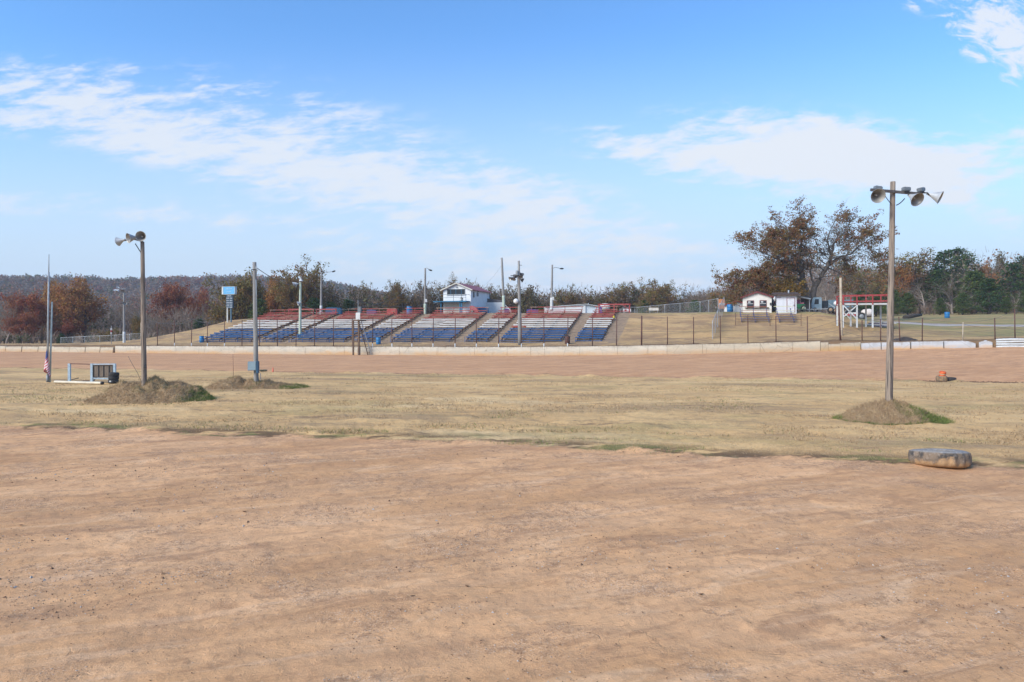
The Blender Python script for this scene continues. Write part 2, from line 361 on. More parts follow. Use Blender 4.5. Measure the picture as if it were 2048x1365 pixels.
def clay_col(t, g):
    a1 = noi(t, mapv(t, g, (.16, .50, .3), (0, 0, R_(-20))), 1.0, 6, .6, .5)
    a2 = noi(t, mapv(t, g, (.55, 1.5, 1), (0, 0, R_(-24))), 1.0, 8, .70, .6)
    a3 = noi(t, g, 7.0, 7, .74, .3); a4 = noi(t, g, 45.0, 4, .75)
    c = mixc(t, sm(t, a1, .36, .64), (.70, .398, .202), (.55, .302, .146))
    c = mixc(t, sm(t, a2, .53, .62, 0, .62), c, (.40, .215, .11))
    c = mixc(t, sm(t, a2, .46, .34, 0, .45), c, (.78, .50, .29))
    # scalloped edges where thin crusts of clay peel
    q = noi(t, mapv(t, g, (.75, 1.25, 1), (0, 0, R_(-18))), 1.0, 5, .55, 1.3)
    ln = sm(t, mth(t, 'ABSOLUTE', mth(t, 'SUBTRACT', q, .5)), .014, .0)
    ln = mth(t, 'MULTIPLY', ln, sm(t, noi(t, g, .8, 4, .6), .47, .60))
    c = mixc(t, mth(t, 'MULTIPLY', ln, .32), c, (.30, .17, .095))
    st_ = sm(t, q, .50, .55, 0, .28); c = mixc(t, st_, c, (.40, .235, .135))
    # coarse gritty patches with rusty and pale crumbs
    gm = sm(t, noi(t, mapv(t, g, (.5, .7, 1)), 1.0, 5, .65, .4), .47, .62)
    c = mixc(t, mth(t, 'MULTIPLY', gm, sm(t, a3, .46, .62, 0, .65)), c, (.30, .175, .10))
    c = mixc(t, mth(t, 'MULTIPLY', gm, sm(t, a4, .53, .62, 0, .8)), c, (.24, .15, .095))
    c = mixc(t, mth(t, 'MULTIPLY', gm, sm(t, a4, .44, .36, 0, .8)), c, (.66, .52, .40))
    v = N(t, 'ShaderNodeTexVoronoi', {'Vector': g, 'Scale': 24.0}); vd = v.outputs['Distance']; vr = N(t, 'ShaderNodeSeparateColor', {0: v.outputs['Color']})
    pb = mth(t, 'MULTIPLY', sm(t, vd, .30, .18), mth(t, 'GREATER_THAN', vr.outputs[0], .86)); pb = mth(t, 'MULTIPLY', pb, sm(t, gm, .0, .6, .25, 1))
    c = mixc(t, mth(t, 'MULTIPLY', pb, .8), c, mixc(t, vr.outputs[1], (.24, .12, .06), (.58, .50, .42)))
    sk = noi(t, mapv(t, g, (.22, 2.4, 1), (0, 0, R_(-20))), 1.0, 5, .62, .35)
    c = mixc(t, sm(t, sk, .52, .68, 0, .28), c, (.38, .21, .115)); c = mixc(t, sm(t, sk, .44, .34, 0, .28), c, (.76, .50, .31))
    c = mixc(t, sm(t, a3, .50, .66, 0, .45), c, (.33, .18, .095))
    c = mixc(t, sm(t, a4, .60, .74, 0, .45), c, (.26, .16, .10))
    a3b = mth(t, 'ADD', a3, mth(t, 'MULTIPLY', mth(t, 'ADD', pb, mth(t, 'MULTIPLY', ln, -.7)), .35))
    return c, a2, a3b, a4
def track_material():
    m, t = newmat('clay_and_dormant_grass')
    g = N(t, 'ShaderNodeNewGeometry').outputs['Position']
    dn = N(t, 'ShaderNodeAttribute', attribute_name='dnear').outputs['Fac']
    df = N(t, 'ShaderNodeAttribute', attribute_name='dfar').outputs['Fac']
    gc, p3, p4 = grass_col(t, g); cc, a2, a3, a4 = clay_col(t, g)
    e = noi(t, mapv(t, g, (.5, .9, 1)), 1.0, 6, .68, .3); e = mth(t, 'SUBTRACT', e, .5)
    e2 = mth(t, 'SUBTRACT', noi(t, g, 5.0, 5, .7), .5)
    ee = mth(t, 'ADD', mth(t, 'MULTIPLY', e, 2.4), mth(t, 'MULTIPLY', e2, .7))
    k1 = sm(t, mth(t, 'ADD', dn, ee), -.12, .22)
    k2 = sm(t, mth(t, 'ADD', df, mth(t, 'MULTIPLY', ee, 1.5)), .35, -.35)
    k = mth(t, 'MULTIPLY', k1, k2)
    # darker rim and green sprouts where clay meets grass
    rim = mth(t, 'MULTIPLY', sm(t, dn, -1.6, -.1), sm(t, dn, 1.4, .1))
    rn = noi(t, mapv(t, g, (.4, 1.6, 1)), 1.0, 5, .7)
    gc = mixc(t, mth(t, 'MULTIPLY', mth(t, 'MULTIPLY', rim, sm(t, rn, .40, .54)), .92), gc, (.115, .072, .045))
    rg = noi(t, mapv(t, g, (.45, 1.1, 1), (0, 0, 0), (9, 4, 2)), 1.0, 5, .7)
    gc = mixc(t, mth(t, 'MULTIPLY', mth(t, 'MULTIPLY', rim, sm(t, rg, .52, .62)), .6), gc, (.15, .175, .055))
    rimf = mth(t, 'MULTIPLY', sm(t, df, -1.0, .0), sm(t, df, 1.6, .3))
    cc = mixc(t, mth(t, 'MULTIPLY', mth(t, 'MULTIPLY', rimf, sm(t, rn, .40, .62)), .75), cc, (.20, .115, .065))
    orr = sm(t, noi(t, mapv(t, g, (.35, 1.4, 1)), 1.0, 4, .6), .5, .7)
    cc = mixc(t, mth(t, 'MULTIPLY', mth(t, 'MULTIPLY', sm(t, dn, -3.5, -.5), orr), .5), cc, (.42, .22, .12))
    cc = mixc(t, sm(t, df, -.2, 1.5, 0, .42), cc, mixc(t, sm(t, a2, .4, .6), (.52, .275, .145), (.44, .225, .118)))
    c = mixc(t, k, cc, gc)
    hb = mth(t, 'ADD', mth(t, 'MULTIPLY', a2, .45), mth(t, 'ADD', mth(t, 'MULTIPLY', a3, .24), mth(t, 'MULTIPLY', a4, .06)))
    hg = mth(t, 'ADD', mth(t, 'MULTIPLY', p3, .4), mth(t, 'MULTIPLY', p4, .12))
    h = N(t, 'ShaderNodeMix', {0: k, 2: hb, 3: hg}).outputs[0]
    bn = N(t, 'ShaderNodeBump', {'Height': h, 'Strength': .75, 'Distance': .13})
    b = N(t, 'ShaderNodeBsdfPrincipled', {'Base Color': c, 'Roughness': .95, 'Specular IOR Level': .08, 'Normal': bn.outputs[0]})
    N(t, 'ShaderNodeOutputMaterial', {'Surface': b.outputs[0]}); return m
def bank_material():
    m, t = newmat('bank_grass')
    g = N(t, 'ShaderNodeNewGeometry').outputs['Position']
    gv = N(t, 'ShaderNodeAttribute', attribute_name='gravel').outputs['Fac']
    gn = N(t, 'ShaderNodeAttribute', attribute_name='green').outputs['Fac']
    gc, p3, p4 = grass_col(t, g, .0)
    gc = mixc(t, .5, gc, (.42, .275, .14))
    bar = sm(t, noi(t, mapv(t, g, (.20, .20, 1.2)), 1.0, 7, .72, .3), .47, .60)
    gc = mixc(t, mth(t, 'MULTIPLY', bar, .7), gc, (.27, .175, .11))
    gc = mixc(t, sm(t, noi(t, mapv(t, g, (.5, .5, 3)), 1.0, 6, .7), .54, .68, 0, .6), gc, (.20, .135, .085))
    lip = sm(t, mth(t, 'ADD', N(t, 'ShaderNodeAttribute', attribute_name='lip').outputs['Fac'], mth(t, 'MULTIPLY', mth(t, 'SUBTRACT', noi(t, g, 1.2, 5, .7), .5), 1.2)), .4, .75)
    gc = mixc(t, mth(t, 'MULTIPLY', lip, .8), gc, (.15, .095, .06))
    gnn = noi(t, mapv(t, g, (.10, .25, .3)), 1.0, 4, .6)
    gc = mixc(t, mth(t, 'MULTIPLY', gn, sm(t, gnn, .36, .60, .25, .9)), gc, (.235, .235, .10))
    gr = mixc(t, sm(t, noi(t, g, 2.0, 6, .7), .35, .65), (.35, .25, .165), (.25, .175, .115))
    k = sm(t, mth(t, 'ADD', gv, mth(t, 'MULTIPLY', mth(t, 'SUBTRACT', noi(t, g, .9, 5, .7), .5), .9)), .35, .65)
    c = mixc(t, k, gc, gr)
    bn = N(t, 'ShaderNodeBump', {'Height': mth(t, 'ADD', p3, mth(t, 'MULTIPLY', p4, .3)), 'Strength': .8, 'Distance': .2})
    b = N(t, 'ShaderNodeBsdfPrincipled', {'Base Color': c, 'Roughness': .95, 'Specular IOR Level': .08, 'Normal': bn.outputs[0]})
    N(t, 'ShaderNodeOutputMaterial', {'Surface': b.outputs[0]}); return m
track_m = track_material(); bank_m = bank_material()

# ------------------------------------------------------------------ ground sheets
MOUNDS = [  # centre x, y, radius x, radius y, height
    (-15.6, 29.0, 2.45, 1.7, .90), (-14.0, 29.2, 1.35, 1.3, .56),
    (-14.6, 35.6, 1.35, 1.3, .46), (-13.2, 35.8, 1.7, 1.3, .40), (-11.6, 36.0, 1.0, 1.0, .26),
    (12.3, 22.6, 1.7, 1.2, .62), (13.3, 22.7, 1.35, 1.1, .34)]
def polar():
    ang = np.concatenate([np.arange(-180, -44, 3.0), np.arange(-44, 44.01, .14), np.arange(46, 179, 3.0)])
    rad = np.concatenate([np.linspace(.05, 2, 6, endpoint=False), 2 * (150 / 2) ** (np.arange(620) / 619.0), np.array([170, 200, 260, 400, 700, 1200, 2500])])
    A, Rr = np.meshgrid(np.radians(ang), rad, indexing='ij')
    x = (Rr * np.sin(A)).ravel(); y = (Rr * np.cos(A)).ravel()
    s, t = st(x, y)
    z = z_in(x, y)
    dn = y - ynear(x); df = y - yin(x)
    clay = np.maximum(ss(-dn, -.2, .3), ss(df, 0, .5))
    u = x * .9135 + y * .4067; v = -x * .4067 + y * .9135
    fade = 1 - ss(np.hypot(x, y), 25, 60)
    z += fade * clay * (fbm(u * .5, v * 1.6, 4, 21, .55) * .035 + np.maximum(0, fbm(u * .35, v * 2.6, 3, 31)) ** 2 * .06 + fbm(x * 3.5, y * 3.5, 4, 41, .6) * .016)
    rdg = 1 - np.abs(fbm(u * .28 + 3, v * 1.1, 4, 77)) * 7
    z += fade * clay * np.clip(rdg, 0, 1) ** 3 * .018
    z += fade * (1 - clay) * (fbm(x * 1.2, y * 1.2, 4, 51, .6) * .06 + fbm(x * 7, y * 7, 2, 61) * .02)
    # furrow at the far inner edge
    z += ss(df, -.6, 0) * (1 - ss(df, .2, 1.4)) * (fbm(x * .9, y * .9, 4, 91, .6) * .22 + .04)
    na, nr = len(ang), len(rad)
    i = np.arange(na)[:, None]; j = np.arange(nr - 1)[None, :]; i2 = (i + 1) % na
    q = np.stack([i * nr + j, i2 * nr + j, i2 * nr + j + 1, i * nr + j + 1], -1).reshape(-1, 4)
    verts = np.stack([x, y, z], -1)
    fs_, ft = s[q].mean(1), t[q].mean(1); fdn, fdf = dn[q].mean(1), df[q].mean(1)
    tmin = t[q].min(1)
    inside = tmin < .12
    outer = ~inside & ~((fs_ > SL - 2 * RAD) & (fs_ < SR + 2 * RAD)) 
    groups = {'dirt_track': inside & ((fdn < 0) | (fdf > 0)), 'infield_grass': inside & (fdn >= 0) & (fdf <= 0), 'ground': outer}
    full = npmesh('full', verts, q); nn = np.empty(len(verts) * 3, np.float32)
    full.vertex_normals.foreach_get('vector', nn); nn = nn.reshape(-1, 3); bpy.data.meshes.remove(full)
    if nn[:, 2].mean() < 0: q = q[:, ::-1]; nn = -nn
    # clip the outermost ring of the oval to the wall's middle line: slide vertices past it back onto it
    for nm, msk in groups.items():
        qq = q[msk]; used = np.unique(qq); rem = -np.ones(len(verts), np.int64); rem[used] = np.arange(len(used))
        vv = verts[used].copy()
        if nm != 'ground':
            tt = t[used]; s2 = s[used]; over = np.where(tt > .08)[0]
            for k in over: vv[k, 0], vv[k, 1] = W(float(s2[k]), .08)
            vv[over, 2] = z_in(vv[over, 0], vv[over, 1])
        else: vv[:, 2] -= .3
        me = npmesh(nm, vv, rem[qq], {'dnear': ('POINT', dn[used]), 'dfar': ('POINT', df[used])}, True, track_m)
        me.normals_split_custom_set_from_vertices([tuple(n) for n in nn[used]])
        o = link(nm, me); tag(o, kind='structure')
polar()
def near_aisle(s, t):
    return ((s > -47) & (s < 10.6) & (t > 5) & (t < 22.5)).astype(float)
def bankgrid():
    sv = np.concatenate([np.arange(SL - 2 * RAD, -95, 4), np.arange(-95, 62, .4), np.arange(62, SR + 2 * RAD + 1, 4)])
    tv = np.concatenate([[.05, .08, .2], np.arange(.5, 24, .4), np.arange(24, 60, 1.5), np.arange(60, 220, 6), [240, 280, 340, 420]])
    S, T = np.meshgrid(sv, tv, indexing='ij'); P = np.array([W(a, b) for a, b in zip(S.ravel(), T.ravel())])
    x, y = P[:, 0], P[:, 1]; z = z_out(x, y); s, t = S.ravel(), T.ravel()
    z = np.where(t < .06, zbase(s) - .5, z)
    z = z + ss(t, .2, .6) * (1 - ss(t, 1, 3)) * (fbm(x * .8, y * .8, 3, 14) * .16 + .09)
    grav = near_aisle(s, t) * .9
    grav = np.maximum(grav, ss(t, 20.5, 22) * (1 - ss(t, 45, 60)) * ((s > -40) & (s < 33)) * .8)
    grav = np.maximum(grav, ((s > 10) & (s < 11.2) & (t > 4) & (t < 22)) * .62)
    green = ss(s, 36, 46) * ss(t, 3, 8) + ss(t, 19.0, 20.0) * (1 - ss(t, 21.4, 23)) * ss(s, 11, 13)
    green = green * .8
    n1, n2 = len(sv), len(tv); i = np.arange(n1 - 1)[:, None]; j = np.arange(n2 - 1)[None, :]
    q = np.stack([i * n2 + j, (i + 1) * n2 + j, (i + 1) * n2 + j + 1, i * n2 + j + 1], -1).reshape(-1, 4)
    me = npmesh('embankment', np.stack([x, y, z], -1), q, {'gravel': ('POINT', grav), 'green': ('POINT', green), 'lip': ('POINT', (1 - ss(t, .5, 1.8)) * .85)}, True, bank_m)
    tag(link('embankment', me), kind='structure')
bankgrid()
# gravel road climbing past the right end of the bleacher hill
road_m = mat('pale_gravel_road', (.40, .345, .30), (.33, .285, .25), .6, .95, 0, .3)
def road():
    cl = [(56, 4), (52, 9), (48, 13.5), (44, 17.5), (40, 21), (36, 25), (30, 29), (20, 33), (8, 36)]   # (s, t)
    pts = [Vector(W(*c)) for c in [(75, -1), (66, 2)] + cl]
    # route in world: straight run beyond the bend
    fine = []
    for a in range(len(pts) - 1):
        for k in range(8): fine.append(pts[a].lerp(pts[a + 1], k / 8))
    v = []; n = len(fine); wN = 9
    pts2 = [at(2300, 72), at(2150, 76), at(2048, 79), at(1960, 82), at(1880, 85), at(1800, 88), at(1740, 91), at(1690, 95), at(1640, 101), at(1560, 108), at(1450, 114), at(1300, 118)]
    fine = []
    for a in range(len(pts2) - 1):
        for k in range(10): fine.append(pts2[a].lerp(pts2[a + 1], k / 10))
    n = len(fine)
    for i, p in enumerate(fine):
        d = (fine[min(i + 1, n - 1)] - fine[max(i - 1, 0)]); d.z = 0; d.normalize(); nrm = Vector((-d.y, d.x, 0))
        for k in range(wN):
            w = (k / (wN - 1) - .5) * 6.2 + .25 * math.sin(i * .7 + k)
            q = p + nrm * w; v.append((q.x, q.y, gz(q.x, q.y) + (.05 if 0 < k < wN - 1 else -.08)))
    f = [(i * wN + k, (i + 1) * wN + k, (i + 1) * wN + k + 1, i * wN + k + 1) for i in range(n - 1) for k in range(wN - 1)]
    o = MB().add(v, f, True).build('road', road_m); tag(o, kind='structure')
road()

# ------------------------------------------------------------------ mounds with tufted grass
def tuftmat():
    return leafmat('straw_blades', (.56, .40, .23), (.38, .26, .155), (.17, .22, .06), .25)
def mound_mat():
    if 'mound_turf' in MATS: return MATS['mound_turf']
    m, t = newmat('mound_turf'); g = N(t, 'ShaderNodeNewGeometry').outputs['Position']
    gn = N(t, 'ShaderNodeAttribute', attribute_name='green').outputs['Fac']
    a = noi(t, g, 4, 6, .7); b_ = noi(t, g, 18, 5, .75)
    c = mixc(t, sm(t, a, .35, .65), (.47, .31, .18), (.56, .40, .23))
    c = mixc(t, sm(t, b_, .45, .65, 0, .6), c, (.30, .20, .12))
    c = mixc(t, sm(t, mth(t, 'ADD', gn, mth(t, 'MULTIPLY', mth(t, 'SUBTRACT', a, .5), 1.4)), .35, .75), c, (.11, .155, .05))
    bn = N(t, 'ShaderNodeBump', {'Height': mth(t, 'ADD', a, b_), 'Strength': 1.0, 'Distance': .15})
    b = N(t, 'ShaderNodeBsdfPrincipled', {'Base Color': c, 'Roughness': .95, 'Specular IOR Level': .05, 'Normal': bn.outputs[0]})
    N(t, 'ShaderNodeOutputMaterial', {'Surface': b.outputs[0]}); MATS['mound_turf'] = m; return m
RN = np.random.default_rng(5)
def blades(x, y, z, h, w, green, lean=.5, rng=RN):
    n = len(x); a = rng.uniform(0, 2 * np.pi, n); b = rng.uniform(0, 2 * np.pi, n); L = rng.uniform(0, lean, n) * h
    p = np.stack([x, y, z], -1); d = np.stack([np.cos(a), np.sin(a), 0 * a], -1) * (w / 2)[:, None]
    tip = p + np.stack([np.cos(b) * L, np.sin(b) * L, h], -1)
    v = np.stack([p - d, p + d, tip], 1).reshape(-1, 3); f = np.arange(3 * n).reshape(-1, 3)
    tint = np.repeat(rng.random(n), 1); gr = green
    return v, f, tint, gr
def bladeobj(name, x, y, z, h, w, green, lean=.5, parent=None):
    v, f, ti, gr = blades(x, y, z, h, w, green, lean)
    me = npmesh(name, v, f, {'tint': ('FACE', ti), 'clump': ('FACE', gr)}, False, tuftmat())
    return link(name, me, parent)
def hump(x, y, hs):
    z = np.zeros_like(x)
    for cx, cy, rx, ry, h in hs:
        q = np.sqrt(((x - cx) / rx) ** 2 + ((y - cy) / ry) ** 2)
        zz = h * np.clip(1 - q ** 1.7, 0, 1) ** 1.25
        z = np.maximum(z, zz) + np.minimum(z, zz) * .45
    return z
def mound(name, hs, gside, lowg=0.0, rough=.14):
    cx = np.mean([h[0] for h in hs]); cy = np.mean([h[1] for h in hs])
    x0 = min(h[0] - h[2] for h in hs) - .2; x1 = max(h[0] + h[2] for h in hs) + .2
    y0 = min(h[1] - h[3] for h in hs) - .2; y1 = max(h[1] + h[3] for h in hs) + .2
    nx, ny = int((x1 - x0) / .06), int((y1 - y0) / .06)
    X, Y = np.meshgrid(np.linspace(x0, x1, nx), np.linspace(y0, y1, ny), indexing='ij'); x, y = X.ravel(), Y.ravel()
    def hz(x, y):
        b = hump(x, y, hs); return z_in(x, y) + b - .05 + b ** .5 * (fbm(x * 1.8, y * 1.8, 5, 71, .65)) * rough * 2.6
    z = hz(x, y); gv = np.maximum(ss(x - gside, -.5, 1.0) * .8, (1 - ss(hump(x, y, hs), .02, .16)) * lowg)
    i = np.arange(nx - 1)[:, None]; j = np.arange(ny - 1)[None, :]
    q = np.stack([i * ny + j, (i + 1) * ny + j, (i + 1) * ny + j + 1, i * ny + j + 1], -1).reshape(-1, 4)
    me = npmesh(name, np.stack([x, y, z], -1), q, {'green': ('POINT', gv)}, True, mound_mat())
    o = link(name, me); tag(o, kind='structure')
    n = int((x1 - x0) * (y1 - y0) * 1300)
    bx = RN.uniform(x0, x1, n); by = RN.uniform(y0, y1, n); k = hump(bx, by, hs) > .015
    bx, by = bx[k], by[k]; g = np.clip(ss(bx - gside, -.6, .8) * RN.uniform(.2, 1.3, len(bx)) + (1 - ss(hump(bx, by, hs), .02, .16)) * lowg * RN.uniform(.3, 1.2, len(bx)) + (fbm(bx * 1.5, by * 1.5, 3, 81) > .22) * .5, 0, 1)
    t = bladeobj('grass_tufts', bx, by, hz(bx, by) - .01, RN.uniform(.03, .15, len(bx)), RN.uniform(.008, .02, len(bx)), g, 1.6)
    return o, t
for nm, hs, gs, txt in (('mound', MOUNDS[:2], -13.9, 'left'), ('mound', MOUNDS[2:5], -11.8, 'mid'), ('mound', MOUNDS[5:], 13.0, 'right')):
    o, t = mound(nm, hs, gs, .75 if txt == 'right' else .25); tag(t, kind='stuff')
# short dry grass and sprouts on the near part of the infield, thickest along the clay edge
def infield_blades():
    n = 90000
    r = 15 + 17 * RN.random(n) ** 1.5; a = RN.uniform(-.72, .72, n); x = r * np.sin(a); y = r * np.cos(a); dn = y - ynear(x)
    edge = fbm(x * .5 + 5, y * .9, 4, 99, .6)
    k = (dn + edge * 1.2 > .15) & (RN.random(n) < np.clip(1.2 - dn / 14, .15, 1)); x, y, dn = x[k], y[k], dn[k]
    g = np.clip((fbm(x * .45 + 9, y * 1.1, 4, 101) + .02) * 3.5, 0, .8) * (dn < 1.3) + .25 * (RN.random(len(x)) < .12)
    sp = (g > .4) & (dn < 1.3)
    tag(bladeobj('infield_straw', x, y, z_in(x, y) - .005, RN.uniform(.015, .05, len(x)) * (1 + sp), RN.uniform(.006, .014, len(x)), g, 2.0), kind='stuff')
infield_blades()
def far_tufts():
    n = 120000; r = 20 + 32 * RN.random(n) ** 1.2; a = RN.uniform(-.70, .70, n); x = r * np.sin(a); y = r * np.cos(a); dn = y - ynear(x); df = y - yin(x)
    cl = fbm(x * .35, y * .8, 5, 131, .65); k = (dn > .4) & (df < -.3) & (cl > .02) & (RN.random(n) < .2 + 2.2 * np.clip(cl, 0, .4)); x, y = x[k], y[k]; cl = cl[k]
    g = np.clip(fbm(x * .12 + 4, y * .3, 4, 133) * 2.2 + .15, 0, .75) * RN.random(len(x))
    tag(bladeobj('dry_tufts', x, y, z_in(x, y) - .005, RN.uniform(.03, .085, len(x)), RN.uniform(.02, .04, len(x)), g, 1.8), kind='stuff')
far_tufts()
def litter():
    # dead leaves, bark chips and small dark clods lying on the near clay
    n = 1100; r = 5.2 + 13 * RN.random(n); a = RN.uniform(-.72, .72, n); x = r * np.sin(a); y = r * np.cos(a); k = y < ynear(x) + .5; x, y = x[k], y[k]; n = len(x)
    V_, F_ = [], []
    for i in range(n):
        L = RN.uniform(.007, .018) * (1 if RN.random() < .95 else 2.4); w = L * RN.uniform(.25, .6); th = RN.uniform(0, 6.28); c, s_ = math.cos(th), math.sin(th); z = float(z_in(x[i], y[i])) + .022; o = len(V_)
        for (u, v, h) in ((-1, 0, .1), (0, -1, .3), (1, 0, .5), (0, 1, .2), (.1, .1, -.6)): V_.append((x[i] + u * L * c - v * w * s_, y[i] + u * L * s_ + v * w * c, z + h * L * .5))
        F_ += [(o, o + 1, o + 2, o + 3), (o, o + 4, o + 1), (o + 1, o + 4, o + 2), (o + 2, o + 4, o + 3), (o + 3, o + 4, o)]
    ob = MB().add(V_, F_).build('leaf_litter', mat('dead_leaves', (.20, .11, .055), (.09, .055, .035), 1.2, .9)); tag(ob, kind='stuff')
litter()
# loose stones and dead leaves on the near clay
def pebbles():
    n = 30000
    r = 4.5 + 14 * RN.random(n) ** 1.3; a = RN.uniform(-.75, .75, n); x = r * np.sin(a); y = r * np.cos(a)
    dens = ss(fbm(x * .35 + 2, y * .6, 4, 55, .6), -.12, .32) * (.45 + .9 * ss(-x - .2 * y, -3, 6) + .4 * ss(-y, -11, -6))
    k = (y < ynear(x)) & (RN.random(n) < dens); x, y = x[k], y[k]; n = len(x)
    sz = RN.uniform(.005, .015, n) * (1 + 1.2 * (RN.random(n) < .05))
    base = np.array([(1, 0, 0), (-.3, .9, 0), (-.5, -.8, 0), (.1, .1, .8), (0, 0, -.6)]); tri = np.array([(0, 1, 3), (1, 2, 3), (2, 0, 3)])
    th = RN.uniform(0, 6.28, n); c, s_ = np.cos(th), np.sin(th)
    v = base[None] * sz[:, None, None] * RN.uniform(.6, 1.3, (n, 5, 1))
    v = np.stack([v[..., 0] * c[:, None] - v[..., 1] * s_[:, None], v[..., 0] * s_[:, None] + v[..., 1] * c[:, None], v[..., 2]], -1)
    u = x * .9135 + y * .4067; w = -x * .4067 + y * .9135
    z = z_in(x, y) + fbm(u * .5, w * 1.6, 4, 21, .55) * .035 + np.maximum(0, fbm(u * .35, w * 2.6, 3, 31)) ** 2 * .06 + fbm(x * 3.5, y * 3.5, 4, 41, .6) * .016 + np.clip(1 - np.abs(fbm(u * .28 + 3, w * 1.1, 4, 77)) * 7, 0, 1) ** 3 * .018
    v += np.stack([x, y, z + .002], -1)[:, None, :]
    f = (tri[None] + 5 * np.arange(n)[:, None, None]).reshape(-1, 3)
    pm = leafmat('pebble_stone', (.36, .24, .15), (.17, .10, .065), (.42, .38, .34), 0.0)
    me = npmesh('gravel', v.reshape(-1, 3), f, {'tint': ('FACE', np.repeat(RN.random(n), 3)), 'clump': ('FACE', np.repeat((RN.random(n) < .2) * 1.0, 3))}, False, pm)
    tag(link('gravel', me), kind='stuff')
pebbles()

# ================================================================== the track wall, blocks and catch fence
H_DIR = lambda s: (math.cos(heading(s)), math.sin(heading(s)))
def wallpiece(name, s0, s1, h, th, m, label, cat, group=None, z_off=-.12, taper=0.0, joints=True, jit=0.0, t0=0.0, rise=None, kindshape='slab'):
    rng = random.Random(int((s0 + 200) * 97)); x0, y0 = W((s0 + s1) / 2, t0); z0 = float(zbase((s0 + s1) / 2))
    n = max(2, int((s1 - s0) / .5)); ss_ = [s0 + (s1 - s0) * i / n for i in range(n + 1)]
    prof = [(-th * taper - th / 2, z_off, 0), (-th / 2 - th * taper * .3, .35, .35), (-th / 2, h, 1), (-th / 2 + .03, h + .025, 1.03), (th / 2, h + .025, 1.03), (th / 2, -.2, 0)]
    v, f, hh = [], [], []; k = len(prof)
    for i, s in enumerate(ss_):
        dz = rng.uniform(-1, 1) * .012 + jit * math.sin(s * .7)
        for t, z, a in prof:
            px, py = W(s, t + t0); zz = z if rise is None else z * (rise((s - s0) / (s1 - s0)) if z > .3 else 1)
            v.append((px - x0, py - y0, float(zbase(s)) - z0 + zz + (dz if z > .3 else 0))); hh.append(a)
    for i in range(n):
        for j in range(k - 1): f.append((i * k + j, i * k + j + 1, (i + 1) * k + j + 1, (i + 1) * k + j))
    f.append(tuple(range(k))); f.append(tuple(n * k + j for j in range(k))[::-1])
    o = MB().add(v, f).build(name, m, loc=(x0, y0, z0))
    a = o.data.attributes.new('h', 'FLOAT', 'POINT'); a.data.foreach_set('value', hh)
    return tag(o, label, cat, group)
wm = wallmat('painted_concrete'); wm2 = wallmat('bare_concrete', (.55, .485, .37), 1.0, (.45, .30, .17)); wm3 = wallmat('white_block', (.50, .51, .52), .7)
wm4 = wallmat('ochre_block', (.47, .41, .31), 1.1, (.45, .28, .12))
def s_of(px, t=0.0):
    k = (px - 1024) / F
    s = (k * (D0 + t * CA) - t * SA) / (CA + k * SA)
    if s > SR:
        lo, hi = SR, SR + 100
        for _ in range(40):
            mid = (lo + hi) / 2; x, y = W(mid, t)
            if x / y < k: lo = mid
            else: hi = mid
        s = lo
    return s
# long cast wall between the loose blocks: panels are separate pours with open joints
wallroot = empty('concrete_wall', (*W(-10), .1), 0, 'long white painted concrete wall along the far side of the track below the bleachers', 'wall')
joints = [232, 262, 300, 352, 410, 470, 540, 612, 690, 735, 800, 875, 950, 1015, 1062, 1090, 1160, 1235, 1296, 1334, 1405, 1468, 1520, 1585, 1640]
for a, b in zip(joints[:-1], joints[1:]):
    sa, sb = s_of(a), s_of(b)
    m = wm if b < 1340 else wm2
    o = wallpiece('wall_panel', sa + .012, sb - .012, 1.0 if b > 640 else .93 + .0002 * (b - 232), .28, m, None, None)
    o.location = Vector(o.location) - Vector(wallroot.location); o.parent = wallroot
lb = [-110, -76, -44, -10, 15, 47, 79, 111, 142, 174, 203, 229]
for i, (a, b) in enumerate(zip(lb[:-1], lb[1:])):
    if b < 3: lab = 'pale concrete block in the row continuing off the left edge of the track wall'
    else: lab = ['', 'first', 'second', 'third', 'fourth', 'fifth', 'sixth', 'seventh', 'eighth'][i - 2] + ' pale concrete block counted from the left end of the track wall'
    wallpiece('concrete_block', s_of(a) + .04, s_of(b) - .04, .76 if i % 3 else .80, .4, wm2, lab, 'concrete block', 'loose concrete blocks ending the wall at left', taper=.3, t0=random.Random(i).uniform(-.08, .08))
wallpiece('concrete_block', s_of(1640.6), s_of(1656), .88, .34, wm4, 'stub of ochre stained concrete with a crumbled end where the long wall stops', 'concrete block')
wallpiece('concrete_block', s_of(1656.4), s_of(1680), .70, .36, wm4, 'ochre stained low block just left of the first white block', 'concrete block')
for i, (a, b, l) in enumerate([(1720.9, 1761, 'white painted block touching the ochre block, leftmost white block behind the lamp pole'), (1761.6, 1820, 'white painted block half hidden by the tall wooden lamp pole'),
                  (1821, 1886, 'white painted block with square ends just right of the tall lamp pole'), (1887, 1951, 'long white block whose right end is rounded off'), (1957, 1985, 'short white block with a curved belly, beside the pipe rail')]):
    rs = None
    if i == 3: rs = lambda u: 1 - .35 * max(0, u - .72) / .28
    if i == 4: rs = lambda u: .75 + .25 * math.sin(u * 3.1)
    wallpiece('concrete_block', s_of(a) + .03, s_of(b) - .03, .72, .36, wm3, l, 'concrete block', 'white concrete blocks at the right turn', rise=rs, taper=.25, t0=[0, .04, 0, .06, .12][i])
# filled joint between ochre block and the first white one
wallpiece('concrete_block', s_of(1680.3), s_of(1720.4), .78, .36, wm4, 'orange stained block directly left of the white blocks', 'concrete block')
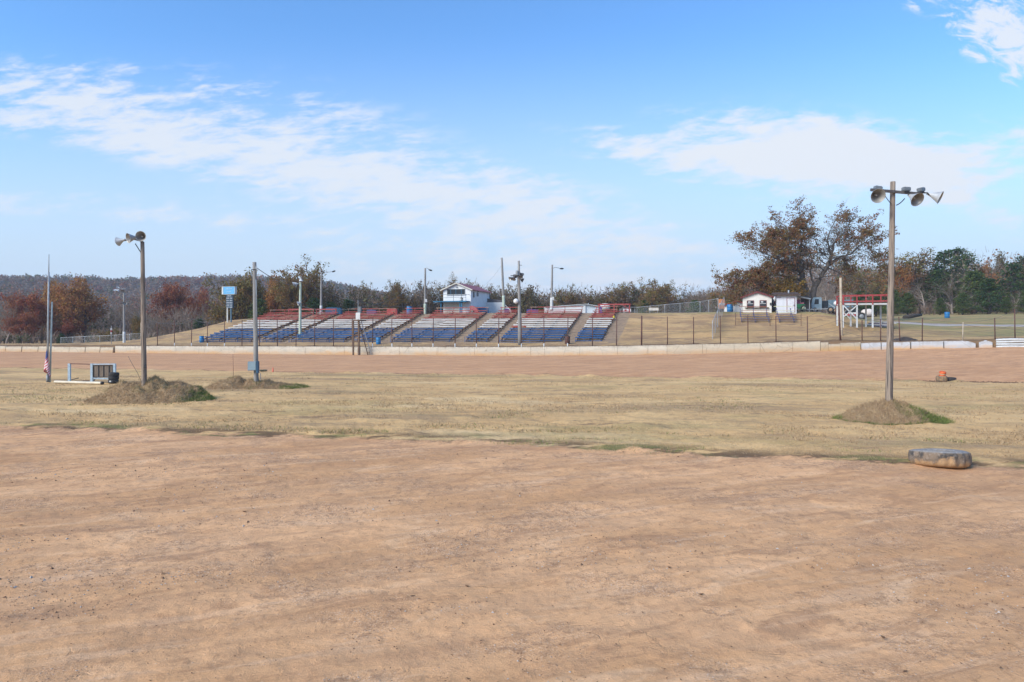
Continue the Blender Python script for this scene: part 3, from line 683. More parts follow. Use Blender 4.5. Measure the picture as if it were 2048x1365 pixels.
# stacked white pipe rail at the right edge
def pipe_rail():
    s0, s1 = s_of(1992), s_of(2180); c = W((s0 + s1) / 2)
    r = empty('guard_rail', (*c, float(zbase((s0 + s1) / 2))), 0, 'guard rail of stacked white pipes at the right edge of the track', 'guard rail')
    for z in (.12, .34, .56, .76):
        b = MB(); pts = []
        for k in range(13):
            s = s0 + (s1 - s0) * k / 12; x, y = W(s, .12 * math.sin(s * 1.3 + z * 5) * .3)
            pts.append((x - c[0], y - c[1], z + float(zbase(s)) - r.location.z + .012 * math.sin(s * 2 + z * 9)))
        b.tube(pts, .095, 8); b.build('pipe', white_p, r)
    for k in range(8):
        s = s0 + (s1 - s0) * (k + .1) / 8; x, y = W(s, .22); MB().box((x - c[0], y - c[1], .35 + float(zbase(s)) - r.location.z), (.12, .1, 1.1), heading(s)).build('rail_post', rust_m, r)
pipe_rail()
# catch fence
fpx = [282, 315, 349, 383, 415, 449, 484, 519, 555, 592, 629, 667, 705, 745, 784, 824, 866, 910, 953, 997, 1043, 1088, 1135, 1185, 1233, 1283, 1335, 1387, 1441, 1496, 1552, 1615, 1681, 1724, 1761, 1800, 1844, 1925, 1990, 2030, 2078, 2130]
ftop = {1681: 596, 1925: 645, 1990: 636, 2030: 618, 1844: 636, 1800: 634, 1761: 638, 1724: 640}
def catch_fence():
    r = empty('catch_fence', (*W(0, .45), 1.1), 0, 'catch fence of rust brown steel posts and thin cables standing behind the track wall', 'fence')
    o0 = Vector(r.location); tops, bots = [], []; rng = random.Random(3)
    for px in fpx:
        t = .45; s = s_of(px, t); x, y = W(s, t); zb = gz(x, y) - .25
        zt = zpy(ftop.get(px, 643 - 8 * min(1, max(0, (px - 282) / 700)) - 3 * min(1, max(0, (px - 1000) / 500)) + rng.uniform(-1.5, 1.5)), y)
        if px < 340: zt = zpy(646, y)
        lean = (-.22 if px == 1681 else -.12 if px == 1800 else rng.uniform(-.05, .05))
        b = Vector((x, y, zb)) - o0; tp = Vector((x + lean, y + rng.uniform(-.03, .03), zt)) - o0; tops.append(tp); bots.append(b)
        rd = .085 if px in (1681, 1283) else .05
        wl = 1925 == px or px < 300
        mb = MB().tube([b, tp], [rd, rd * .9], 8); p = mb.build('post', wood_pale if wl else rust_m, r)
        if wl: p['label'] = 'cream painted fence post'
        if px in (349, 383, 415, 449, 745, 784, 824, 866, 910, 953, 997, 1043, 1088, 1135):
            q = b.lerp(tp, .19); MB().tube([b, q], [rd * 1.15, rd * 1.15], 8).build('painted_base', white_p, p)
    for name, hts, rad in (('cable', (.08, .30, .52, .96), .011),):
        for i, hf in enumerate(hts):
            m = MB()
            for a in range(len(tops) - 1):
                p0, p1 = bots[a].lerp(tops[a], hf), bots[a + 1].lerp(tops[a + 1], hf); mid = (p0 + p1) / 2; mid.z -= .05 if hf > .9 else .02
                m.tube([p0, mid, p1], rad, 4, cap=False)
            m.build('cable', wire_m, r)
catch_fence()

# ================================================================== bleachers
BT0, BR = 6.4, 15
def seat_z(s, i): 
    return 2.18 + .262 * i + .10 * min(1, max(0, (-s - 20) / 25)) * -1 + .05
secs = [(-45.9, -37.9), (-36.5, -33.3), (-32.1, -23.9), (-22.5, -19.3), (-17.5, -9.4), (-7.6, -4.6), (-3.2, 4.46), (6.05, 9.24)]
seclab = ['wide bleacher section at the far left end of the stand', 'narrow bleacher section crossed by the green pole', 'wide bleacher section behind the flagman ladder',
          'narrow bleacher section with a blue barrel at its foot', 'wide bleacher section in front of the two storey press box', 'narrow bleacher section just right of the press box',
          'wide bleacher section right of the pole with the cluster of lamps', 'narrow bleacher section at the right end of the stand with red frame on top']
def bleacher(i, s0, s1):
    sc_ = (s0 + s1) / 2; x, y = W(sc_, BT0); z0 = gz(x, y); L = s1 - s0
    r = empty('bleacher_section', (x, y, z0), -AL, 'red, white and blue ' + seclab[i].replace(' bleacher section','').replace('section','')+' bleachers' if 0 else seclab[i], 'bleachers', 'bleacher sections on the hillside'); rng = random.Random(i + 40)
    for k in range(BR):
        t = k * 1.0; z = seat_z(sc_, k) - z0
        m = blu_b if k < 5 else wht_b if k < 10 else redb_p
        if i == 6 and k == 5: m = wht_b
        b = MB(); a0, a1 = -L / 2 + rng.uniform(-.12, .12), L / 2 + rng.uniform(-.12, .12); tl = rng.uniform(-.03, .03)
        segs = max(1, round(L / 4)); 
        for q in range(segs):
            u0 = a0 + (a1 - a0) * q / segs + .01; u1 = a0 + (a1 - a0) * (q + 1) / segs - .01; dz = rng.uniform(-.025, .025)
            hgt = .13 if k in (1, 2, 3) else .07 if k < 5 else .085 if k < 10 else .05
            b.bar((u0, t, z + dz - tl), (u1, t, z + dz + tl), .26, .05)                # seat plank
            b.bar((u0, t - .125, z - hgt / 2 - .028 + dz - tl), (u1, t - .125, z - hgt / 2 - .028 + dz + tl), .035, hgt)   # face board
        o = b.build('bench', m, r)
        if i == 6 and k == 5:
            MB().bar((a0 - .02, -.15 + t, z - .02), (a0 + 1.9, -.15 + t, z - .02), .05, .22).build('patched_plank', redb_p, o)
        b = MB(); b.bar((a0, t - .42, z - .40), (a1, t - .42, z - .40), .24, .045); b.build('footboard', blu_b if k < 5 else wood_brown if k < 10 else redb_p, r)
    b = MB(); nst = 4 if L > 5 else 3
    for q in range(nst):
        u = -L / 2 + .2 + (L - .4) * q / (nst - 1)
        b.bar((u, -.5, seat_z(sc_, 0) - z0 - .32), (u, 14.3, seat_z(sc_, 14) - z0 - .30), .07, .10)
        for k in range(0, BR):
            z = seat_z(sc_, k) - z0; xx, yy = W(sc_, BT0 + k); g = gz(xx, yy) - z0 - .1
            b.bar((u, k, g), (u, k, z - .03), .06, .06)
        b.bar((u, -.5, -.3), (u, -.5, seat_z(sc_, 0) - z0 - .3), .06, .06)
    b.build('frame', rust_m, r)
    b = MB(); z = seat_z(sc_, 0) - z0
    b.bar((-L / 2, -.62, z - .42), (L / 2, -.62, z - .42), .2, .05); b.bar((-L / 2, -.95, z - .62), (L / 2, -.95, z - .62), .05, .04)
    for q in range(nst + 1):
        u = -L / 2 + .1 + (L - .2) * q / nst; b.bar((u, -.95, -.35), (u, -.95, z + .05), .04, .04)
    b.build('front_rail', blu_b, r)
    top = seat_z(sc_, 14) - z0; b = MB()
    if i not in (1,):
        b.bar((-L / 2, 14.55, top + .42), (L / 2, 14.55, top + .42), .05, .10)
        for q in range(nst): u = -L / 2 + .2 + (L - .4) * q / (nst - 1); b.bar((u, 14.55, top - .6), (u, 14.55, top + .45), .06, .06)
        b.build('back_rail', redb_p, r)
for i, (a, b) in enumerate(secs): bleacher(i, a, b)
def red_frame(px0, px1, ptop, pbot, t, label, brace=True):
    s0, s1 = s_of(px0, t), s_of(px1, t); x, y = W((s0 + s1) / 2, t); L = s1 - s0; zt = zpy(ptop, y); zb = gz(x, y)
    r = empty('railing_frame', (x, y, zb), -AL, label, 'railing'); h = zt - zb
    for u in (-L / 2, L / 2): MB().box((u, 0, h / 2), (.14, .14, h)).build('post', red_p, r)
    MB().box((0, -.02, h - .09), (L + .3, .10, .18)).build('top_beam', red_p, r)
    b = MB(); b.bar((-L / 2, -.1, h * .35), (-L / 2 + .9, -.1, h - .2), .07); b.bar((L / 2, -.1, h * .35), (L / 2 - .9, -.1, h - .2), .07); b.bar((-L / 2, -.1, h * .18), (L / 2, -.1, h * .18), .05, .08); b.build('brace', red_p, r)
    return r
red_frame(578, 627, 618, 632, 21.5, 'red goal shaped frame atop the stand, left of the grey street light pole')
red_frame(633, 672, 618, 630, 21.8, 'red frame with braces at the foot of the grey street light pole')
rf = red_frame(1198, 1259, 608, 622, 22.0, 'orange red pipe frame rising above the top row at the right end of the stand')
MB().box((0, -.02, .5), (.14, .14, 1.3)).build('post', red_p, rf)
def plankbench(px0, px1, py, Y, label, m, n=3, legs=True):
    a, b_ = at(px0, Y), at(px1, Y); c = (a + b_) / 2; L = (b_ - a).length; zt = zpy(py, Y); c.z = gz(c.x, c.y); h = max(.35, zt - c.z)
    r = empty('plank_table', c, 0, label, 'table')
    b = MB(); [b.box((0, (k - n / 2) * .28, h), (L, .25, .045)) for k in range(n)]; b.build('top', m, r)
    for u in (-L * .4, L * .4): MB().bar((u, -.35, 0), (u, .25, h)).build('leg', wood_gray, r) if False else MB().bar((u, -.35, 0), (u, .25, h), .07, .07).build('leg', wood_gray, r)
plankbench(1245, 1277, 615, 104, 'pale aluminium picnic table behind the right end of the stand', galv, 4)
plankbench(577, 648, 630, 109.5, 'long white plank table on the crest behind the left bleachers', white_p, 3)

# ------------------------------------------------------------------ barrels and cans
def barrel(px, py, Y, label, m, h=.88, r=.29, bands=True, tilt=0, group=None, name='barrel', zfix=None):
    p = at(px, Y); z0 = p.z if zfix is None else zfix
    e = empty(name, (p.x, p.y, z0), 0, label, 'barrel', group)
    prof = [(0, 0), (r * .97, 0), (r, .02), (r, h * .31), (r * 1.04, h * .33), (r, h * .35), (r, h * .64), (r * 1.04, h * .66), (r, h * .68), (r, h * .97), (r * .97, h)]
    b = MB().lathe(prof + [(r * .90, h), (r * .90, h - .5 * r), (0, h - .5 * r)], 18); o = b.build('drum', m, e)
    MB().lathe([(r * 1.0, h - .015), (r * 1.03, h + .005), (r * .93, h + .02)], 18).build('rim', m if not bands else dark_m, e)
    if tilt: e.rotation_euler = (0, tilt, 0)
    return e
barrel(403.5, 688, 93, 'blue barrel on the grass left of the bleachers', blue_pl)
barrel(757, 681, 84.5, 'blue barrel at the foot of the narrow bleacher section', blue_pl)
barrel(819, 626, 103, 'bright blue barrel on the hill crest left of the pole with the white meter box', blue_pl, h=1.3, r=.42)
barrel(1135, 684, 78, 'rusty brown barrel in the aisle by the lamp pole', rust_m)
barrel(1460, 624, 96, 'wide blue barrel beside the orange board near the concession stand', blue_pl, 1.1, .42)
barrel(1894, 640, 107, 'small blue barrel on the far lawn beyond the road', blue_pl, .95, .36)
barrel(1165, 625, 118, 'unused', blue_pl) if False else None

# ================================================================== trees
class TreeB:
    def __init__(s, seed): s.r = random.Random(seed); s.w = MB(); s.tips = []
def perp(d, r):
    a = Vector((r.gauss(0, 1), r.gauss(0, 1), r.gauss(0, 1))); a -= d * a.dot(d); return a.normalized()
def grow(T, p, d, L, r0, lvl, P):
    r = T.r; ns = 4 if lvl == 0 else 3; pts = [p.copy()]; dd = d.copy(); rad = [r0]
    for i in range(ns):
        dd = (dd + perp(dd, r) * P['wob'] + Vector((0, 0, P['up']))).normalized()
        pts.append(pts[-1] + dd * L / ns); rad.append(r0 * (1 - (1 - P['tap']) * (i + 1) / ns))
    T.w.tube(pts, rad, 7 if lvl == 0 else 5 if lvl == 1 else 3, cap=False)
    if lvl >= P['max']:
        T.tips += [pts[-1], (pts[-1] + pts[-2]) / 2]; return
    n = P['n'][lvl]
    for k in range(n):
        u = P['start'][lvl] + (1 - P['start'][lvl]) * (k + r.random() * .6) / n; u = min(u, .999); i = int(u * ns); f = u * ns - i
        q = pts[i].lerp(pts[i + 1], f); seg = (pts[i + 1] - pts[i]).normalized()
        a = R_(P['ang'][lvl] * r.uniform(.7, 1.3)); nd = (seg * math.cos(a) + perp(seg, r) * math.sin(a)).normalized()
        grow(T, q, nd, L * P['lr'][lvl] * r.uniform(.7, 1.2) * (1.15 - .4 * u), rad[i] * .55, lvl + 1, P)
    grow(T, pts[-1], (dd + perp(dd, r) * .2).normalized(), L * (P.get('lead', .42) if lvl == 0 else .6), rad[-1] * .9, lvl + 1, P)
def leafquads(tips, n_per, spread, size, seed, squash=1.0, drop=0.0):
    rg = np.random.default_rng(seed); tp = np.array([tuple(t) for t in tips]); 
    if drop: tp = tp[rg.random(len(tp)) > drop]
    k = len(tp); cl = np.repeat(rg.random(k), n_per); c = np.repeat(tp, n_per, 0)
    c = c + rg.normal(0, 1, c.shape) * spread * np.array([1, 1, squash]); n = len(c)
    a = rg.normal(0, 1, (n, 3)); a /= np.linalg.norm(a, axis=1)[:, None]; b = rg.normal(0, 1, (n, 3)); b -= a * (a * b).sum(1)[:, None]; b /= np.linalg.norm(b, axis=1)[:, None]
    s = (size * rg.uniform(.5, 1.25, n))[:, None]; a = a * s; b = b * s * rg.uniform(.4, .9, n)[:, None]
    v = np.stack([c - a, c - b * .8, c + a, c + b], 1).reshape(-1, 3); q = np.arange(4 * n).reshape(-1, 4)
    return v, q, np.clip(rg.normal(.5, .25, n), 0, 1), cl
bark = mat('bark', (.105, .085, .07), (.06, .05, .042), 4, .95, 0, .6, (3, 3, .6))
barkg = mat('grey_bark', (.15, .13, .115), (.08, .07, .06), 3, .95, 0, .5, (3, 3, .6))
twig = mat('bare_twigs', (.30, .25, .21), (.21, .175, .15), 1.5, .95)
L_rust = leafmat('rust_leaves', (.42, .18, .07), (.26, .11, .05), (.42, .25, .08))
L_red = leafmat('dark_red_leaves', (.36, .105, .055), (.20, .06, .04), (.36, .17, .08))
L_oak = leafmat('brown_oak_leaves', (.29, .16, .07), (.17, .10, .048), (.19, .175, .06))
L_gold = leafmat('olive_gold_leaves', (.25, .205, .07), (.14, .13, .048), (.29, .15, .05))
L_brn = leafmat('brown_woods_leaves', (.20, .135, .08), (.11, .085, .055), (.13, .13, .058))
L_cedar = leafmat('cedar_foliage', (.085, .135, .045), (.042, .08, .028), (.13, .155, .045), .15)
L_cedd = leafmat('dark_cedar_foliage', (.055, .10, .042), (.03, .062, .026), (.085, .125, .042), .15)
TREES = {}
def proto(kind, var):
    key = (kind, var)
    if key in TREES: return TREES[key]
    T = TreeB(hash_(kind) + var * 7); leaf = None
    if kind == 'bare':   # 10 m high unit
        P = dict(wob=.16, up=.05, tap=.45, max=4, n=[7, 4, 4, 3], start=[.25, .25, .2, .2], ang=[42, 38, 36, 36], lr=[.62, .6, .6, .6])
        grow(T, Vector((0, 0, -.3)), Vector((0, 0, 1)), 5.2, .19, 0, P); leaf = leafquads(T.tips, 2, .28, .07, var, drop=.55); lm, wmt = L_brn, twig
    elif kind in ('rust', 'red', 'gold', 'brown'):
        P = dict(wob=.15, up=.05, tap=.5, max=3, n=[8, 4, 4], start=[.22, .25, .2], ang=[48, 42, 40], lr=[.62, .6, .6])
        grow(T, Vector((0, 0, -.3)), Vector((0, 0, 1)), 5.0, .22, 0, P)
        leaf = leafquads(T.tips, 22 if kind != 'brown' else 14, .38, .15, var, .8, drop=.05 if kind != 'brown' else .2)
        lm = {'rust': L_rust, 'red': L_red, 'gold': L_gold, 'brown': L_brn}[kind]; wmt = bark
    elif kind == 'oak':
        P = dict(wob=.2, up=.05, tap=.55, max=3, n=[8, 5, 4], start=[.42, .35, .2], ang=[56, 46, 44], lr=[.74, .60, .58], lead=.55)
        grow(T, Vector((0, 0, -.3)), Vector((0, 0, 1)), 5.2, .26, 0, P); leaf = leafquads(T.tips, 13, .27, .13, var, .7, drop=.12); lm, wmt = L_oak, bark
    elif kind in ('cedar', 'pine'):
        rg = np.random.default_rng(100 + var); H = 10.0; 
        T.w.tube([(0, 0, -.3), (0, 0, 5), (.1, 0, 9.6)], [.2, .12, .03], 7, cap=False)
        tips = []
        nb = 150 if kind == 'cedar' else 90
        for k in range(nb):
            h = (.6 + 9.2 * (k / nb)) if kind == 'cedar' else (2.6 + 7.2 * (k / nb)); f = h / H
            R0 = (2.6 * (1 - f) ** .62 * min(1, .55 + f * 2.2)) if kind == 'cedar' else 2.3 * (1 - f) ** .8 + .25
            R0 *= T.r.uniform(.62, 1.12); a = T.r.uniform(0, 6.283); up = .30 if kind == 'cedar' else .10
            e = Vector((math.cos(a) * R0, math.sin(a) * R0, h + R0 * up)); b0 = Vector((0, 0, h - .1)); T.w.tube([b0, b0.lerp(e, .6), e], [.035, .02, .01], 3, cap=False)
            for u in ((.45, .7, .9, 1.0) if kind == 'cedar' else (.6, .85, 1.0)): tips.append(b0.lerp(e, u))
        leaf = leafquads(tips, 9 if kind == 'cedar' else 8, .24, .14, var, .8); lm, wmt = (L_cedar if var % 2 == 0 else L_cedd), bark
        if kind == 'pine': lm = L_cedd
    zs = [v[2] for v in T.w.v] + list(leaf[0][:, 2]) ; k = 10.0 / np.percentile(leaf[0][:, 2], 98.5 if kind != 'oak' else 97.5)
    wr = np.percentile(np.abs(leaf[0][:, 0]), 97) * k
    T.w.v = [(a * k, b * k, c * k) for a, b, c in T.w.v]
    wmesh = T.w.mesh('trunk'); wmesh.materials.append(wmt)
    cm = npmesh('crown', leaf[0] * k, leaf[1], {'tint': ('FACE', leaf[2]), 'clump': ('FACE', leaf[3])}, False, lm)
    TREES[key] = (wmesh, cm, wr); return TREES[key]
def hash_(s): return sum(ord(c) * (i + 3) for i, c in enumerate(s))
TREENAME = {'bare': 'bare_tree', 'rust': 'autumn_tree', 'red': 'autumn_tree', 'gold': 'autumn_tree', 'brown': 'autumn_tree', 'oak': 'oak_tree', 'cedar': 'cedar_tree', 'pine': 'pine_tree'}
NT_ = [0]
def tree(px, ptop, Y, kind, wpx, label, var=None, group=None, zb=None):
    NT_[0] += 1; var = (NT_[0] % 3) if var is None else var
    wmesh, cm, wr = proto(kind, var); p = at(px, Y, zb); H = zpy(ptop, Y) - p.z; sz = H / 10; sw = (wpx / 2 * Y / F) / wr if wpx else sz
    sw = max(sz * .55, min(sw, sz * 1.9))
    e = empty(TREENAME[kind], p, (NT_[0] * 2.39) % 6.28, label, 'tree', group); e.scale = (sw, sw, sz)
    link('trunk', wmesh, e); link('crown', cm, e); return e
G1 = 'trees in the woods beyond the left end of the wall'; G2 = 'trees along the crest behind the bleachers'; G3 = 'trees along the far lawn at right'
lw = 'leafless grey tree in the woods beyond the left end of the wall'
for px, pt, Y, w in [(-30, 600, 150, 70), (12, 606, 140, 66), (38, 618, 150, 50), (205, 604, 160, 60), (232, 600, 150, 60), (262, 612, 158, 60), (290, 596, 168, 60), (300, 622, 150, 50), (352, 612, 160, 55),
                      (408, 606, 165, 60), (432, 620, 155, 50), (455, 600, 175, 50), (140, 634, 150, 50), (392, 632, 150, 50), (-60, 590, 160, 80), (345, 590, 185, 60), (18, 590, 180, 70), (180, 600, 190, 60)]:
    tree(px, pt, Y, 'bare', w, lw, group=G1)
tree(66, 591, 146, 'red', 74, 'dark red tree left of the flagpole, reaching down to the wall', group=G1)
tree(42, 628, 140, 'red', 50, 'low dark red tree spreading left of the flagpole', 1, group=G1)
tree(106, 571, 160, 'rust', 62, 'rust brown tree standing directly behind the flagpole', group=G1)
tree(166, 567, 152, 'rust', 104, 'big orange brown round tree between the flagpole and the left lamp pole', 0, group=G1)
tree(135, 640, 148, 'red', 60, 'small russet tree low beneath the big orange brown tree', 2, group=G1)
tree(132, 590, 165, 'gold', 60, 'olive green tree peeking between two rust brown trees', group=G1)
tree(123, 668, 135, 'cedar', 34, 'small dark green cedar near the left end of the chain link fence', 1, group=G1)
tree(215, 660, 138, 'gold', 46, 'small golden tree behind the striped marker pole', group=G1)
tree(270, 632, 142, 'gold', 34, 'thin yellow green tree right of the pole with two lamps', 1, group=G1)
tree(333, 570, 165, 'red', 58, 'dark maroon round tree just right of the left lamp pole', 1, group=G1)
tree(388, 581, 175, 'red', 64, 'dusty pink red tree between the maroon tree and the sign tower', 2, group=G1)
tree(398, 640, 150, 'cedar', 40, 'dark evergreen at the foot of the pink red tree', 1, group=G1)
tree(468, 554, 150, 'gold', 92, 'large olive and orange tree directly behind the sign tower', 2, 'tree', zb=1.5)
tree(510, 572, 155, 'gold', 66, 'olive tree behind the pole with the electrical box', 0, zb=1.5)
tree(520, 600, 140, 'cedar', 60, 'dark green cedar on the crest behind the pole with the electrical box', 0, zb=2.5)
tree(562, 562, 150, 'rust', 56, 'orange brown tree left of the tall oak on the crest', 1, zb=2)
tree(592, 566, 147, 'gold', 70, 'olive brown tree under the crown of the tall oak', 1, zb=2)
tree(600, 532, 140, 'oak', 112, 'tall open crowned oak rising above the left bleachers', 0, zb=2.5)
tree(596, 562, 138, 'oak', 80, 'lower brown oak in front of the tall oak above the left bleachers', 2, zb=2.5)
tree(655, 566, 150, 'brown', 72, 'brown tree just right of the grey street light pole', 0, zb=2)
tree(628, 598, 136, 'cedar', 64, 'dark cedar behind the red goal shaped frame', 1, zb=3)
tree(662, 606, 140, 'cedar', 50, 'dark cedar behind the red frame with drooping braces', 2, zb=3)
tree(697, 600, 150, 'cedar', 42, 'small pointed dark cedar left of the flag stand mast', 1, zb=3)
tree(683, 612, 160, 'bare', 50, 'leafless grey tree in the dip between the oak and the flag stand mast', zb=2)
mids = [(718, 582, 'brown', 60), (742, 572, 'oak', 62), (768, 580, 'brown', 56), (790, 570, 'brown', 56), (812, 572, 'oak', 60), (836, 568, 'brown', 54), (862, 584, 'bare', 54), (886, 576, 'brown', 50), (905, 562, 'oak', 50), (948, 572, 'oak', 40),
        (976, 578, 'brown', 50), (1000, 590, 'brown', 46), (1018, 578, 'oak', 56), (1046, 580, 'brown', 50), (1072, 578, 'brown', 52), (1096, 588, 'bare', 50), (1118, 578, 'oak', 60), (1146, 590, 'brown', 54), (1172, 592, 'brown', 54), (1200, 598, 'brown', 50),
        (1222, 590, 'brown', 54), (1240, 574, 'oak', 66), (1264, 580, 'brown', 50), (1290, 570, 'oak', 70), (1318, 568, 'oak', 66), (1346, 574, 'oak', 60), (1372, 586, 'brown', 54), (1398, 588, 'bare', 52), (1420, 590, 'bare', 50), (1446, 586, 'gold', 54), (1470, 592, 'brown', 50)]
marks = [(641, 'the grey street light pole'), (713, 'the flag stand mast'), (770, 'the flag stand'), (850, 'the white meter box'), (900, 'the gable of the press box'), (948, 'the red roof of the press box'), (1004, 'the leaning bare pole'),
         (1038, 'the pole with the cluster of lamps'), (1103, 'the curved arm street light'), (1160, 'the long white building'), (1228, 'the orange red pipe frame'), (1307, 'the cream signboard'), (1400, 'the chain link fence on the crest'), (1455, 'the orange board')]
KN = {'brown': 'brown leaved tree', 'oak': 'tall open brown tree', 'bare': 'leafless grey tree', 'gold': 'olive tree'}
used = {}
for px, pt, k, w in mids:
    mk = min(marks, key=lambda m: abs(m[0] - px)); side = 'directly behind' if abs(mk[0] - px) < 9 else 'on the skyline left of' if px < mk[0] else 'on the skyline right of'
    lab = f'{KN[k]} {side} {mk[1]}'; used[lab] = used.get(lab, 0) + 1
    if used[lab] > 1: lab = lab.replace('skyline ', 'skyline farther ')
    tree(px, pt, 150 + (px * 7 % 23), k, w * 1.15, lab, group=G2, zb=3.5)
for k_, (px, pt, Y, kd, w, lab) in enumerate([
    (1462, 604, 120, 'cedar', 44, 'dark cedar directly behind the orange board and blue barrel'),
    (735, 612, 145, 'brown', 60, 'low brown tree behind the flag stand roofline'), (1085, 612, 140, 'cedar', 60, 'dark low cedar behind the long white building'),
    (1390, 602, 150, 'cedar', 44, 'dark cedar above the sloping chain link fence on the crest'), (1290, 602, 150, 'cedar', 36, 'dark cedar above the white signboard on the crest')]):
    tree(px, pt, Y, kd, w, lab, group=G2, zb=4.0)
rt = [(1722, 586, 128, 'cedar', 60, 'green cedar behind the left part of the red platform'), (1752, 590, 132, 'cedar', 64, 'green cedar behind the right part of the red platform'),
      (1786, 584, 126, 'cedar', 60, 'green cedar directly behind the tall wooden lamp pole'), (1835, 514, 150, 'oak', 84, 'tall rust crowned oak right of the lamp pole'), (1806, 540, 148, 'rust', 52, 'orange brown tree left of the tall rust crowned oak'),
      (1815, 590, 130, 'cedar', 56, 'green cedar right of the tall wooden lamp pole'), (1850, 560, 145, 'bare', 66, 'leafless grey tree beneath the rust crowned oak'), (1888, 508, 150, 'pine', 60, 'tall dark pine right of the rust crowned oak'),
      (1872, 545, 146, 'pine', 60, 'broad dark pine between the rust oak and the tall pines'), (1912, 502, 154, 'pine', 54, 'tallest dark pine near the right edge'), (1936, 514, 158, 'pine', 52, 'dark pine right of the tallest pine'),
      (1880, 600, 128, 'cedar', 60, 'green cedar behind the small blue barrel'), (1905, 560, 136, 'bare', 74, 'leafless pale tree above the small blue barrel'), (1925, 590, 130, 'cedar', 62, 'green cedar above the cream fence post'),
      (1950, 548, 138, 'cedar', 66, 'tall green cedar left of the olive cedar'), (1978, 562, 128, 'cedar', 70, 'broad olive green cedar on the far lawn edge near the right edge'), (1960, 532, 160, 'rust', 46, 'small rust tree among the pines at right'),
      (1990, 532, 165, 'bare', 70, 'leafless mauve grey tree above the olive cedar'), (2008, 514, 168, 'brown', 50, 'thin topped brown tree above the woods near the right edge'), (2024, 532, 140, 'pine', 56, 'dark pine near the right edge behind the last fence posts'),
      (2046, 518, 146, 'pine', 64, 'tall pine cut by the right edge'), (2030, 584, 126, 'bare', 50, 'leafless tree in front of cedars near the right edge'), (2056, 580, 124, 'cedar', 60, 'green cedar cut by the right edge'),
      (2012, 598, 126, 'cedar', 44, 'small cedar between the olive cedar and the right edge'), (2100, 520, 140, 'pine', 70, 'pine just beyond the right edge'), (2130, 560, 130, 'cedar', 70, 'cedar just beyond the right edge')]
for px, pt, Y, kd, w, lab in rt: tree(px, pt - 3, Y, kd, w * 1.35, lab, group=G3)
tree(1700, 556, 135, 'bare', 60, 'leafless grey tree behind the wooden post with the white globe', group=G3)
tree(1655, 560, 130, 'bare', 70, 'leafless tree behind the flatbed trailer', group=G3)
tree(1722, 530, 140, 'oak', 30, 'narrow brown tree top over the red platform', group=G3)

